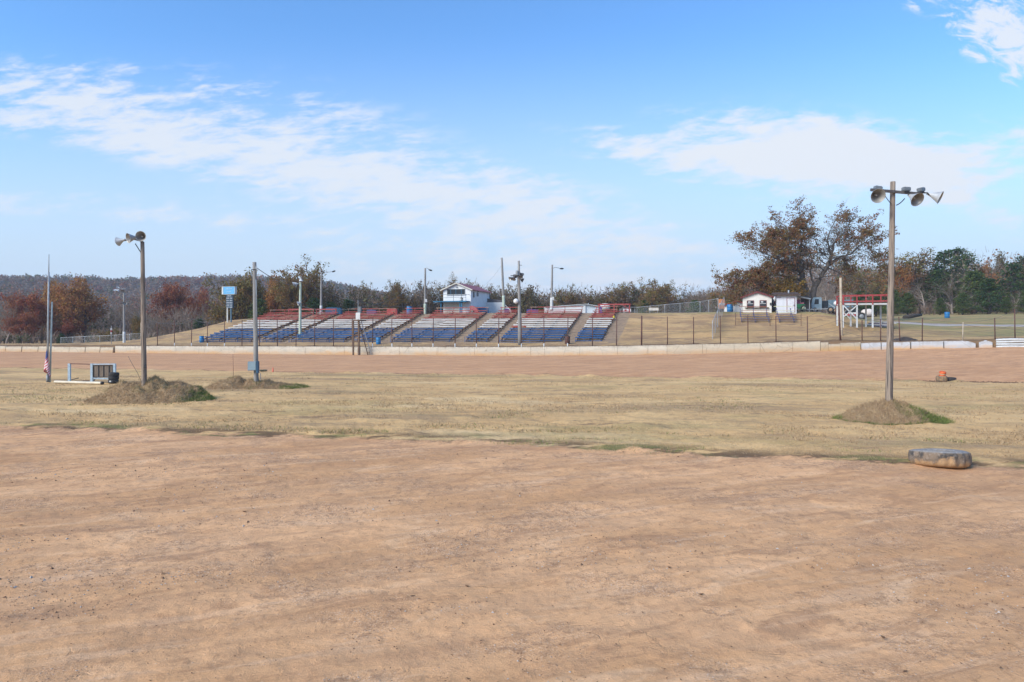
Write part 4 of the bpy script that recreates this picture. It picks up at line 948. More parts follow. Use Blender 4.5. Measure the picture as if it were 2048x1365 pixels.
# ---- the great oak beside the shed: limbs laid out by hand, then branched
def great_oak():
    Y = 95.0; base = at(1620, Y); base.z = gz(base.x, base.y) - .2; rg = random.Random(12); T = TreeB(77)
    e = empty('oak_tree', base, 0, 'great spreading oak with rust brown leaves and forked trunk beside the white shed', 'tree'); e.scale = (.91, .88, .85)
    def q(px, py, d=0.0):
        return Vector(((px - 1024) / F * Y - base.x, d, zpy(py, Y) - base.z))
    k = Y / F
    def limb(pts, r0, r1, sub=3, P=None, lev=1, leafy=1.0):
        P3 = []; n = len(pts)
        for i in range(n - 1):
            for j in range(4): P3.append(pts[i].lerp(pts[i + 1], j / 4) + Vector((rg.gauss(0, .06), rg.gauss(0, .06), rg.gauss(0, .06))) * (1 if i + j else 0))
        P3.append(pts[-1]); m = len(P3); rad = [r0 + (r1 - r0) * (i / (m - 1)) ** .8 for i in range(m)]
        T.w.tube(P3, rad, 9, cap=False)
        P = dict(wob=.26, up=.03, tap=.5, max=3, n=[0, 4, 4], start=[.3, .25, .2], ang=[50, 48, 46], lr=[.6, .62, .6])
        L = (pts[-1] - pts[0]).length; cnt = int(L * sub)
        for c in range(cnt):
            u = .28 + .72 * (c + rg.random()) / cnt; i = min(int(u * (m - 1)), m - 2); p = P3[i]; seg = (P3[i + 1] - P3[i]).normalized()
            a = R_(rg.uniform(35, 70)); nd = (seg * math.cos(a) + perp(seg, rg) * math.sin(a)).normalized()
            grow(T, p, nd, rg.uniform(1.3, 2.6) * (1.2 - .4 * u), max(rad[i] * .4, .025), 1 if leafy > .3 else 2, P)
        grow(T, P3[-1], seg, 2.0, r1, 1, P)
    # trunk: two fused stems
    T.w.tube([q(1611, 644), q(1611, 632), q(1612, 610), q(1611, 585), q(1608, 567)], [1.4, 1.08, .88, .74, .56], 12, cap=False)
    T.w.tube([q(1630, 643, -.3), q(1626, 630, -.3), q(1625, 608, -.2), q(1626, 580, 0), q(1632, 560, .1)], [.85, .64, .54, .46, .40], 10, cap=False)
    T.w.tube([q(1618, 636), q(1608, 643, -.5)], [.5, .15], 7); T.w.tube([q(1622, 636), q(1640, 642, -.4)], [.5, .12], 7)
    limb([q(1609, 568), q(1598, 545, -.6), q(1588, 522, -1.2), q(1566, 508, -2), q(1535, 505, -3), q(1505, 492, -3.5)], .42, .09)
    limb([q(1600, 550), q(1578, 540, 1), q(1550, 532, 2.5), q(1520, 545, 3.5), q(1480, 548, 4), q(1456, 545, 4)], .24, .05)
    limb([q(1588, 524, -1), q(1572, 480, -1), q(1562, 450, -.5), q(1548, 425, 0)], .2, .05)
    limb([q(1590, 528, -1), q(1585, 480, -2), q(1590, 445, -2.5), q(1586, 412, -2.5)], .2, .05)
    limb([q(1566, 508, -2), q(1535, 480, -1), q(1515, 460, 0), q(1495, 455, .5)], .14, .04)
    limb([q(1612, 570), q(1608, 540, 1.5), q(1604, 510, 2), q(1598, 480, 3), q(1588, 450, 4)], .2, .05)
    limb([q(1550, 532, 2.5), q(1525, 560, 2.5), q(1495, 572, 2), q(1470, 580, 2)], .11, .03)
    limb([q(1610, 560), q(1612, 525, 1.2), q(1608, 490, 1.8), q(1614, 450, 2), q(1622, 412, 2)], .18, .04, 2.2)
    limb([q(1628, 562), q(1622, 530, 0), q(1626, 500, .4), q(1640, 470, .5), q(1630, 432, .4)], .17, .04, .9)
    limb([q(1632, 562), q(1642, 540, -.5), q(1652, 515, -1), q(1660, 492, -1.2), q(1668, 462, -1), q(1690, 440, 0), q(1712, 415, 1)], .42, .06, 1.8)
    limb([q(1646, 530, -.4), q(1668, 510, .6), q(1692, 492, 1), q(1715, 487, 1), q(1745, 460, 1.5), q(1770, 445, 1.5)], .26, .05, 1.6)
    limb([q(1660, 492, -1), q(1645, 460, -2), q(1650, 430, -2.5), q(1662, 408, -3)], .13, .04, 1.8)
    limb([q(1692, 492, 1), q(1722, 485, -.5), q(1735, 492, -.8)], .08, .03, 1)
    limb([q(1650, 520, 0), q(1675, 500, -2.5), q(1700, 470, -3), q(1715, 440, -3.4)], .12, .03, 1.5)
    limb([q(1652, 522, .5), q(1680, 520, 2), q(1705, 532, 2.5), q(1716, 540, 2.5)], .10, .03, 2.0)
    limb([q(1634, 545, .5), q(1660, 540, -1.5), q(1695, 542, -2), q(1720, 550, -2)], .09, .03, 1.6)
    limb([q(1745, 460, 1.5), q(1768, 470, 1.8), q(1775, 492, 2)], .06, .03, 2)
    limb([q(1660, 492, -1), q(1676, 470, 1.2), q(1700, 425, 2), q(1725, 412, 2)], .1, .03, 2)
    limb([q(1612, 566), q(1596, 558, -2), q(1575, 556, -2.6), q(1560, 565, -3)], .12, .04, 3.2)
    limb([q(1614, 560), q(1600, 560, 1.5), q(1580, 570, 2.2), q(1556, 575, 2.4)], .10, .03, 3.2)
    w = T.w.build('trunk', barkg, e)
    tips = np.array([tuple(t) for t in T.tips]); px = 1024 + (tips[:, 0] + base.x) / Y * F; py = HZ - (tips[:, 2] + base.z - CAMZ) / Y * F
    rgn = np.random.default_rng(4)
    left = px < 1622; dens = np.where(left, .50, .26); dens = np.where((~left) & (py > 520), .3, dens); dens = np.where((px > 1730), .45, dens)
    dens = np.where((px > 1610) & (px < 1650) & (py < 500), .24, dens)
    dens = dens * np.clip(.95 + 2.2 * vnoise(px / 26, py / 22, 3) + 1.2 * vnoise(px / 11, py / 11, 4), .1, 1.9); dens = np.where((py > 535) & left, np.maximum(dens, .45), dens)
    core = np.exp(-((px - 1590) / 34) ** 2 - ((py - 480) / 62) ** 2); dens = dens * (1 - .68 * core); dens = np.where((py > 585) & (px > 1500), 0.0, dens); dens = np.where((py > 538) & (px < 1535), dens * .75, dens); dens = np.where((py > 548) & (px > 1594) & (px < 1660), 0.03, dens); dens = np.where((px < 1540) & (py < 535), dens * 1.45, dens); dens = np.where((px > 1628) & (px < 1705) & (py > 435) & (py < 545), dens * .42, dens); dens = np.where((px > 1555) & (px < 1612) & (py > 500) & (py < 552), dens * .4, dens)
    keep = (rgn.random(len(tips)) < dens) & (py < 610); tl = tips[keep]; pyk = py[keep]; pxk = px[keep]
    lowm = (pyk > 548) & (pyk < 603) & (pxk > 1535) & (pxk < 1594)
    a = leafquads(tl[~lowm], 8, .22, .14, 5, .8); b = leafquads(tl[lowm], 12, .30, .14, 6, .8)
    for (v, qd, ti, cl), m, nm in ((a, leafmat('great_oak_leaves', (.33, .15, .075), (.16, .09, .055), (.20, .17, .07)), 'crown'), (b, leafmat('gold_brown_leaves', (.30, .165, .045), (.19, .11, .035), (.23, .18, .05)), 'lower_foliage')):
        link(nm, npmesh(nm, v, qd, {'tint': ('FACE', ti), 'clump': ('FACE', cl)}, False, m), e)
great_oak()

# ================================================================== far hills and the woods on them
def hill_z(x, y):
    u = x / np.maximum(y, 1.0); d = np.hypot(x, y)
    ridge = np.interp(u, [-1.6, -1.0, -.76, -.6, -.45, -.35, -.27, -.22, -.17, -.12, -.05, .1, .25, .8, 1.5], [66, 68, 65, 64, 66, 68, 64, 58, 50, 38, 20, 16, 20, 28, 36]) - 11
    z = -1 + (ridge + 1) * ss(d, 260, 860) ** 1.15 * (1 - .35 * ss(d, 950, 1500))
    r2 = np.interp(u, [.24, .30, .36, .42, .50, .62, .8, 1.2], [0, 6, 19, 22, 19, 14, 10, 8])
    z2 = 4.5 + r2 * ss(d, 175, 330)
    k = ss(u, .16, .30); z = np.where(d < 1500, z * (1 - k) + np.maximum(z2, z * .3) * k, z)
    z = np.where((u < .2) & (d > 170), (z + 1) / np.sqrt(1 + u * u) - 1, z)
    zz = z + fbm(x * .008, y * .008, 3, 5) * 12 * ss(d, 250, 500)
    mid = ss(u, -.28, -.2) * (1 - ss(u, .2, .28)); 
    return zz * (1 - mid) + (3.0 + (zz - 3) * ss(d, 400, 800)) * mid
def hills():
    ang = np.arange(-75, 75.1, .75); rad = np.concatenate([np.arange(170, 1000, 14.0), np.arange(1000, 1700, 60)])
    A, Rr = np.meshgrid(np.radians(ang), rad, indexing='ij'); x = (Rr * np.sin(A)).ravel(); y = (Rr * np.cos(A)).ravel()
    z = hill_z(x, y) - 1.5 * (1 - ss(np.hypot(x, y), 170, 240))
    na, nr = len(ang), len(rad); i = np.arange(na - 1)[:, None]; j = np.arange(nr - 1)[None, :]
    q = np.stack([i * nr + j, i * nr + j + 1, (i + 1) * nr + j + 1, (i + 1) * nr + j], -1).reshape(-1, 4)
    fm = mat('leaf_litter', (.14, .105, .08), (.10, .08, .065), .05, .95)
    tag(link('hills', npmesh('hills', np.stack([x, y, z], -1), q[:, ::-1], None, True, fm)), kind='structure')
hills()
def forest():
    rg = np.random.default_rng(9); N0 = 17000
    d = 178 + (960 - 178) * rg.random(N0) ** .8; a = np.radians(rg.uniform(-62, 62, N0)); x = d * np.sin(a); y = d * np.cos(a); u = x / y
    keep = np.ones(N0, bool)
    mid = (u > -.24) & (u < .24); keep &= ~(mid & (u > -.13) & (d > 420)); rightm = u > .24; keep &= ~(rightm & (d > 420))
    keep &= ~((u > .2) & (d < 205)); keep &= ~((u < -.3) & (d < 200) & (u > -.42))
    keep &= rg.random(N0) < np.where(d < 400, 1, .8)
    x, y, d, u = x[keep], y[keep], d[keep], u[keep]; n = len(x); z = hill_z(x, y)
    H = rg.uniform(7, 12.5, n) * np.where(d < 300, .9, 1); H = np.where((np.abs(u) < .24) & (d < 420), H * .95 + 1.5, H); Rw = rg.uniform(2.4, 4.6, n)
    nl = 46; N1 = n * nl
    # points in a rounded crown, thinner below
    th = rg.uniform(0, 6.283, N1); ph = np.arccos(rg.uniform(-.75, 1, N1)); rr = rg.random(N1) ** .45
    Hn, Rn, zn = np.repeat(H, nl), np.repeat(Rw, nl), np.repeat(z, nl)
    c = np.stack([np.repeat(x, nl) + Rn * rr * np.sin(ph) * np.cos(th), np.repeat(y, nl) + Rn * rr * np.sin(ph) * np.sin(th), zn + Hn * .60 + Hn * .40 * rr * np.cos(ph)], -1)
    c += rg.normal(0, .35, c.shape)
    a_ = rg.normal(0, 1, (N1, 3)); a_ /= np.linalg.norm(a_, axis=1)[:, None]; b_ = rg.normal(0, 1, (N1, 3)); b_ -= a_ * (a_ * b_).sum(1)[:, None]; b_ /= np.linalg.norm(b_, axis=1)[:, None]
    s = np.repeat(np.clip(d / 620, .38, 1.25), nl)[:, None] * rg.uniform(.5, 1.1, N1)[:, None]; a_ *= s; b_ *= s * .6
    v = np.stack([c - a_, c - b_, c + a_, c + b_], 1).reshape(-1, 3); q = np.arange(4 * N1).reshape(-1, 4)
    kind = rg.random(n); patch = fbm(x * .02, y * .02, 3, 44)
    kind = np.clip(kind + patch * .5, 0, 1)
    m, t = newmat('far_woods')
    kd = N(t, 'ShaderNodeAttribute', attribute_name='kind').outputs['Fac']; tn = N(t, 'ShaderNodeAttribute', attribute_name='tint').outputs['Fac']
    r = N(t, 'ShaderNodeValToRGB', {'Fac': kd}); cr = r.color_ramp; cr.interpolation = 'LINEAR'
    cols = [(0, (.085, .125, .045)), (.10, (.15, .155, .065)), (.22, (.24, .19, .14)), (.50, (.28, .21, .165)), (.66, (.23, .165, .115)), (.78, (.30, .17, .085)), (.90, (.32, .13, .065)), (1, (.25, .10, .065))]
    cr.elements[0].position, cr.elements[0].color = cols[0][0], (*cols[0][1], 1); cr.elements[1].position, cr.elements[1].color = 1, (*cols[-1][1], 1)
    for p_, c_ in cols[1:-1]: e_ = cr.elements.new(p_); e_.color = (*c_, 1)
    cc = mixc(t, mth(t, 'MULTIPLY', tn, .45), r.outputs[0], (.10, .08, .065))
    dd = N(t, 'ShaderNodeBsdfDiffuse', {'Color': cc}); tl = N(t, 'ShaderNodeBsdfTranslucent', {'Color': cc}); mx = N(t, 'ShaderNodeMixShader', {0: .25, 1: dd.outputs[0], 2: tl.outputs[0]})
    N(t, 'ShaderNodeOutputMaterial', {'Surface': mx.outputs[0]})
    me = npmesh('woodland', v, q, {'kind': ('FACE', np.repeat(kind, nl)), 'tint': ('FACE', rg.random(N1))}, False, m)
    tag(link('woodland', me), kind='stuff')
forest()
def belt(seed, n, u0, u1, y0, y1, H0, H1, kinds, nq=34, ns=70, sz=.30, dark=0.0):
    rg = np.random.default_rng(seed); u = rg.uniform(u0, u1, n); y = rg.uniform(y0, y1, n); x = u * y
    s, t = st(x, y); z = np.where(np.hypot(x, y) > 178, np.maximum(hill_z(x, y), -2), 0); z = np.where(np.hypot(x, y) < 225, np.maximum(z, z_out(x, y)), z)
    H = rg.uniform(H0, H1, n) * (1 + fbm(x * .05, y * .05, 2, seed) * .35); Rw = H * rg.uniform(.22, .34, n)
    kd = rg.choice(kinds, n) + rg.uniform(-.03, .03, n)
    V, Q, K, T_ = [], [], [], []; off = 0
    N1 = n * nq; th = rg.uniform(0, 6.283, N1); ph = np.arccos(rg.uniform(-.9, 1, N1)); rr = rg.random(N1) ** .5
    Hn, Rn = np.repeat(H, nq), np.repeat(Rw, nq)
    cc = rg.normal(0, .30, (n, 4, 3)); ci = cc[np.repeat(np.arange(n), nq), rg.integers(0, 4, N1)] * Rn[:, None]
    grn = np.repeat(kd < .12, nq)
    c = np.stack([np.repeat(x, nq) + Rn * rr * np.sin(ph) * np.cos(th), np.repeat(y, nq) + Rn * rr * np.sin(ph) * np.sin(th), np.repeat(z, nq) + Hn * np.where(grn, .48, .58) + Hn * np.where(grn, .46, .38) * rr * np.cos(ph)], -1) + ci
    a_ = rg.normal(0, 1, (N1, 3)); a_ /= np.linalg.norm(a_, axis=1)[:, None]; b_ = rg.normal(0, 1, (N1, 3)); b_ -= a_ * (a_ * b_).sum(1)[:, None]; b_ /= np.linalg.norm(b_, axis=1)[:, None]
    sc_ = sz * rg.uniform(.5, 1.1, N1)[:, None] * np.where(grn, 1.5, 1.0)[:, None]; a_ *= sc_; b_ *= sc_ * .6
    V.append(np.stack([c - a_, c - b_, c + a_, c + b_], 1).reshape(-1, 3)); Q.append(np.arange(4 * N1).reshape(-1, 4)); K.append(np.repeat(kd, nq)); T_.append(rg.random(N1) + dark); off = 4 * N1
    # upright twigs and stems
    N2 = n * ns; Hn, Rn = np.repeat(H, ns), np.repeat(Rw, ns); hh = rg.uniform(.05, .95, N2); spread = Rn * np.clip(hh * 1.5, .1, 1) * rg.random(N2) ** .6
    th = rg.uniform(0, 6.283, N2); px_ = np.repeat(x, ns) + spread * np.cos(th); py_ = np.repeat(y, ns) + spread * np.sin(th); pz_ = np.repeat(z, ns) + Hn * hh
    L = rg.uniform(.5, 1.6, N2); up = np.stack([np.cos(th) * .45 + rg.normal(0, .25, N2), np.sin(th) * .45 + rg.normal(0, .25, N2), np.ones(N2)], -1); up /= np.linalg.norm(up, axis=1)[:, None]; up *= L[:, None]
    w = rg.uniform(.02, .05, N2)[:, None] * np.array([1.0, 0, 0]); p0 = np.stack([px_, py_, pz_], -1)
    V.append(np.stack([p0 - w, p0 + w, p0 + up + w * .5, p0 + up - w * .5], 1).reshape(-1, 3)); Q.append(np.arange(4 * N2).reshape(-1, 4) + off); K.append(np.repeat(rg.uniform(.3, .5, n), ns)); T_.append(rg.random(N2) * .5); off += 4 * N2
    # trunks
    w = rg.uniform(.08, .18, n)[:, None] * np.array([1.0, 0, 0]); w2 = w[:, [1, 0, 2]]; p0 = np.stack([x, y, z - .3], -1); p1 = p0 + np.stack([rg.normal(0, .3, n), rg.normal(0, .3, n), H * .75], -1)
    for ww in (w, w2):
        V.append(np.stack([p0 - ww, p0 + ww, p1 + ww * .3, p1 - ww * .3], 1).reshape(-1, 3)); Q.append(np.arange(4 * n).reshape(-1, 4) + off); K.append(np.full(n, .6)); T_.append(np.full(n, .8)); off += 4 * n
    me = npmesh('woodland', np.concatenate(V), np.concatenate(Q), {'kind': ('FACE', np.concatenate(K)), 'tint': ('FACE', np.concatenate(T_))}, False, bpy.data.materials['far_woods'])
    tag(link('woodland', me), kind='stuff')
BARE = [.3, .4, .45, .5, .35, .62]
belt(1, 950, -1.15, -.30, 152, 270, 6.5, 9.5, BARE + [.8, .12, .7], 40, 80)
belt(2, 1000, -.34, .33, 156, 235, 6.2, 8.6, [.40, .62, .64, .66, .68, .70, .14, .10, .05], 95, 40, .32, dark=.35)
belt(3, 260, .26, .52, 150, 250, 5.0, 8.5, BARE, 24, 80)
belt(4, 560, .50, 1.15, 142, 215, 8, 13, [.02, .03, .05, .08, .04, .35, .45, .5, .35, .8], 80, 60, .34)
belt(5, 330, -1.15, -.36, 133, 160, 1.2, 2.6, [.6, .62, .12, .45, .05], 30, 14, .22)
belt(6, 160, .56, 1.1, 132, 142, .8, 1.8, [.6, .62, .78, .66], 26, 14, .18)


# ================================================================== poles, lamps and wires
def cyl(e, name, m, a, b, r0, r1=None, n=12, parent=None):
    k = 6; a, b = Vector(a), Vector(b); r1 = r1 if r1 is not None else r0
    return MB().tube([a.lerp(b, i / k) for i in range(k + 1)], [r0 + (r1 - r0) * i / k for i in range(k + 1)], n).build(name, m, parent or e)
REFL_IN = mat('lamp_reflector_inside', (.40, .385, .35), (.27, .26, .24), 6, .45, .35)
REFL_OUT = mat('lamp_shade_metal', (.50, .52, .53), (.37, .38, .38), 4, .5, .2, c3=(.34, .27, .20), t3=(.66, .80))
def reflector(e, c, d, R, L, name='lamp', shade=None):
    """bell shaped sports-field lamp whose mouth centre is at c, opening towards d"""
    c = Vector(c); d = Vector(d).normalized()
    prof = [(.17 * R, -L), (.20 * R, -L * .86), (.26 * R, -L * .80), (.30 * R, -L * .70), (.52 * R, -L * .46), (.78 * R, -L * .20), (.96 * R, -.03 * L), (1.03 * R, 0), (1.03 * R, .02 * L)]
    o = MB().lathe([(0, -L)] + prof, 22, c, d).build(name, shade or REFL_OUT, e)
    MB().lathe([(1.03 * R, .02 * L), (.98 * R, .02 * L), (.93 * R, -.04 * L), (.74 * R, -L * .22), (.47 * R, -L * .47), (.24 * R, -L * .68), (0, -L * .70)], 22, c, d).build('reflector', REFL_IN, o)
    MB().lathe([(0, -.68 * L), (.07 * R, -.66 * L), (.13 * R, -.50 * L), (.15 * R, -.38 * L), (.09 * R, -.26 * L), (0, -.23 * L)], 10, c, d).build('bulb', mat('frosted_bulb', (.62, .60, .55), None, 3, .3), o)
    return o
# the tall lamp pole on the right mound
def right_pole():
    Y = 22.6; z0 = zpy(812, Y); x0 = (1777 - 1024) / F * Y; e = empty('lamp_pole', (x0, Y, z0), 0, 'tall weathered wooden lamp pole with a crossarm and three big lamps, on the right mound', 'lamp pole')
    k = Y / F; Z = lambda py: zpy(py, Y) - z0; X = lambda px: (px - 1024) / F * Y - x0
    n = 14; pts = [Vector((X(1777 + 8.5 * (i / n) ** .95), 0, -.5 + (Z(364) + .5) * i / n)) for i in range(n + 1)]
    rad = [.118 - .04 * i / n for i in range(n + 1)]
    MB().tube(pts, rad, 16).build('pole', wood_pole, e)
    # crossarm, slightly drooping to the right
    MB().bar((X(1736), -.16, Z(382)), (X(1838), -.16, Z(390.5)), .07, .085).build('crossarm', mat('dark_steel_arm', (.13, .12, .115), (.08, .07, .07), 5, .6, .3), e)
    for px, py, tl in ((1750.5, 379, .12), (1806.5, 381, .03), (1836, 382, -.18)):
        b = MB(); M = Matrix.Rotation(tl, 3, 'Y') @ Matrix.Rotation(.5 if px > 1830 else .15, 3, 'Z')
        b.box((X(px), -.16, Z(py)), (.25, .17, .13), M=M); o = b.build('ballast_box', mat('ballast_grey', (.22, .25, .27), (.15, .17, .19), 5, .5, .2), e, bevel=.02)
        MB().box((X(px), -.16, Z(py + 5.5)), (.15, .13, .06)).build('bracket', dark_m, o)
    reflector(e, (X(1740.5), -.48, Z(398)), (-.10, -.92, -.30), .225, .44)
    reflector(e, (X(1818), -.46, Z(405)), (.20, -.80, -.52), .225, .42)
    reflector(e, (X(1869), -.30, Z(399)), (.72, -.55, -.42), .205, .42)
    MB().tube([(X(1838), -.16, Z(388)), (X(1848), -.18, Z(388.5)), (X(1851), -.2, Z(393))], .022, 8).build('arm', dark_m, e)
    for a, b in (((X(1761), Z(386)), (X(1779), Z(409))), ((X(1805), Z(399)), (X(1789), Z(412)))):
        m = MB(); nn = 16; a, b = Vector((a[0], -.13, a[1])), Vector((b[0], -.10, b[1]))
        for i in range(nn):
            p, q = a.lerp(b, i / nn), a.lerp(b, (i + .9) / nn); mid = (p + q) / 2; mid.z -= .03 * math.sin(3.14 * i / nn)
            if i % 2: m.box(mid, (.028, .008, .028), M=Matrix.Rotation(.7, 3, 'Y'))
            else: m.box(mid, (.01, .024, .03), M=Matrix.Rotation(-.7, 3, 'Y'))
        m.build('chain', dark_m, e)
right_pole()
def left_pole():
    Y = 28.6; z0 = zpy(770, Y); x0 = (289 - 1024) / F * Y; e = empty('lamp_pole', (x0, Y, z0), 0, 'weathered wooden lamp pole with three bell lamps, on the large left mound', 'lamp pole')
    Z = lambda py: zpy(py, Y) - z0; X = lambda px: (px - 1024) / F * Y - x0; n = 12
    MB().tube([Vector((X(289 - 4 * i / n), 0, -.5 + (Z(484) + .5) * i / n)) for i in range(n + 1)], [.108 - .032 * i / n for i in range(n + 1)], 14).build('pole', wood_pole, e)
    MB().box((X(284.5), -.12, Z(475)), (.20, .16, .34)).build('ballast_box', mat('ballast_grey', (.22, .25, .27)), e, bevel=.02)
    reflector(e, (X(292), -.40, Z(475.5)), (.10, -.98, -.08), .205, .40)
    reflector(e, (X(266), -.35, Z(479)), (-.62, -.76, -.20), .205, .40)
    reflector(e, (X(241.5), -.20, Z(485)), (-.95, .10, -.26), .18, .34)
    m = MB().tube([(X(286), 0, Z(484)), (X(272), -.1, Z(480)), (X(262), -.15, Z(481)), (X(250), -.18, Z(483.5))], .025, 8); m.build('arm', mat('rusty_arm', (.16, .085, .05), (.10, .06, .045), 6, .8), e)
    MB().tube([(X(272), -.05, Z(488)), (X(282), 0, Z(506))], .018, 8).build('brace', dark_m, e)
    MB().box((X(293.5), -.1, Z(733)), (.07, .07, .12)).build('outlet_box', dark_m, e)
    MB().tube([(X(286), -.1, Z(765)), (X(283), -.3, Z(745)), (X(275), -.5, Z(722)), (X(270), -.5, Z(712))], .008, 5).build('loose_wire', wire_m, e)
left_pole()
def elec_pole():
    Y = 35.4; z0 = zpy(770, Y); x0 = (513 - 1024) / F * Y; e = empty('utility_pole', (x0, Y, z0), 0, 'grey utility pole with a blue grey electrical box at its foot, on the low mound', 'utility pole')
    Z = lambda py: zpy(py, Y) - z0; X = lambda px: (px - 1024) / F * Y - x0; n = 10
    MB().tube([Vector((X(513 - 4 * i / n), 0, -.5 + (Z(525) + .5) * i / n)) for i in range(n + 1)], [.125 - .03 * i / n for i in range(n + 1)], 14).build('pole', wood_gray, e)
    b = MB().box((X(508.5), -.22, Z(732)), (.44, .2, .46)).build('breaker_box', steel_blue, e, bevel=.012)
    MB().box((X(508.5), -.33, Z(732)), (.40, .02, .41)).build('box_door', mat('box_door_grey', (.25, .33, .37), (.21, .28, .31), 2, .4), b)
    MB().box((X(518.5), -.2, Z(734.5)), (.09, .24, .62)).build('side_box', mat('dark_blue_box', (.05, .12, .19), (.04, .09, .15), 3, .5), e, bevel=.01)
    MB().tube([(X(514.5), -.13, Z(745)), (X(514.5), -.13, Z(590)), (X(514), -.13, Z(560))], .016, 6).build('conduit', galv, e)
    MB().tube([(X(515), -.13, Z(545)), (X(515), -.16, Z(534))], .03, 8).build('weatherhead', galv, e)
    MB().tube([(X(504), -.1, Z(540)), (X(514), -.1, Z(540))], .02, 6).build('insulator', dark_m, e)
    MB().tube([(X(520), .1, -.1), (X(520), .1, .6)], .015, 6).build('ground_rod', galv, e)
    # guy wire to the antenna whip on the mound
    return Vector((X(513) + x0, Y, zpy(536, Y)))
wp0 = elec_pole()
def whip():
    Y = 35.5; p = Vector(((466 - 1024) / F * Y, Y, zpy(768, Y)))
    e = empty('marker_rod', p, 0, 'thin upright rod with a pale round base on the low mound', 'rod')
    MB().tube([(0, 0, -.1), (.02, 0, .7), (.0, 0, 1.55)], [.012, .01, .006], 6).build('rod', rust_m, e)
    MB().lathe([(0, -.05), (.09, -.03), (.11, .03), (.07, .08), (0, .09)], 12).build('base', galv, e)
whip()
def flagpole():
    Y = 39.3; x0 = (95.5 - 1024) / F * Y; z0 = gz(x0, Y); e = empty('flagpole', (x0, Y, z0), 0, 'thin silver flagpole doubled by a shorter grey pipe in the left infield', 'flagpole')
    Z = lambda py: zpy(py, Y) - z0; X = lambda px: (px - 1024) / F * Y - x0
    MB().tube([(X(95.5), 0, -.2), (X(96.5), 0, Z(640)), (X(98), 0, Z(545))], [.05, .045, .04], 10).build('lower_pole', galv, e)
    MB().tube([(X(98), 0, Z(545)), (X(98.2), 0, Z(509))], [.022, .015], 8).build('upper_pole', galvd, e)
    MB().tube([(X(97.5), .10, -.1), (X(101.5), .12, Z(604))], [.055, .045], 10).build('support_pipe', mat('pale_green_pipe', (.45, .49, .44), (.35, .38, .35), 3, .6), e)
    MB().tube([(X(95.5), 0, -.05), (X(95.5), 0, .42)], .075, 10).build('sleeve', galvd, e)
    MB().tube([(X(95), -.07, Z(700)), (X(96.5), -.06, Z(620)), (X(98), -.05, Z(514))], .006, 4).build('halyard', white_p, e)
    # limp flag
    m, t = newmat('striped_flag'); co = N(t, 'ShaderNodeTexCoord').outputs['UV']; sp = N(t, 'ShaderNodeSeparateXYZ', {0: co})
    st_ = mth(t, 'GREATER_THAN', mth(t, 'FRACT', mth(t, 'MULTIPLY', sp.outputs[1], 6.5)), .5)
    c = mixc(t, st_, (.50, .045, .06), (.68, .66, .67)); can = mth(t, 'MULTIPLY', mth(t, 'LESS_THAN', sp.outputs[0], .30), mth(t, 'GREATER_THAN', sp.outputs[1], .55))
    c = mixc(t, can, c, (.045, .07, .20)); b = N(t, 'ShaderNodeBsdfPrincipled', {'Base Color': c, 'Roughness': .85}); N(t, 'ShaderNodeOutputMaterial', {'Surface': b.outputs[0]})
    nu, nv = 40, 40; v, f, uvs = [], [], []
    ztop, zbot = Z(697), Z(757)
    for i in range(nu + 1):
        a = i / nu                                      # hoist -> fly
        for j in range(nv + 1):
            w = j / nv                                  # bottom -> top along the hoist
            drop = a * (.95); zz = ztop - (1 - w) * .95 - drop * (1 - .25 * (1 - w)) * .95
            zz = max(zz, zbot + .05 * math.sin(a * 9))
            wd_ = .05 + .17 * (1 - (zz - zbot) / (ztop - zbot)) ** .6
            x = X(97.5) + wd_ * math.sin(a * 8.2 + w * 1.6) * (.55 + .45 * a); y = -.16 + wd_ * .7 * math.cos(a * 8.2 + w * 2.4)
            v.append((x, y, zz)); uvs.append((a, w))
    for i in range(nu):
        for j in range(nv): f.append((i * (nv + 1) + j, (i + 1) * (nv + 1) + j, (i + 1) * (nv + 1) + j + 1, i * (nv + 1) + j + 1))
    mb = MB().add(v, f, True); me = mb.mesh('flag'); me.materials.append(m); ul = me.uv_layers.new(name='UVMap')
    for lp in me.loops: ul.data[lp.index].uv = uvs[lp.vertex_index]
    o = link('flag', me, None, (x0, Y, z0)); tag(o, 'limp faded striped flag with a dark blue corner at the foot of the flagpole', 'flag')
flagpole()
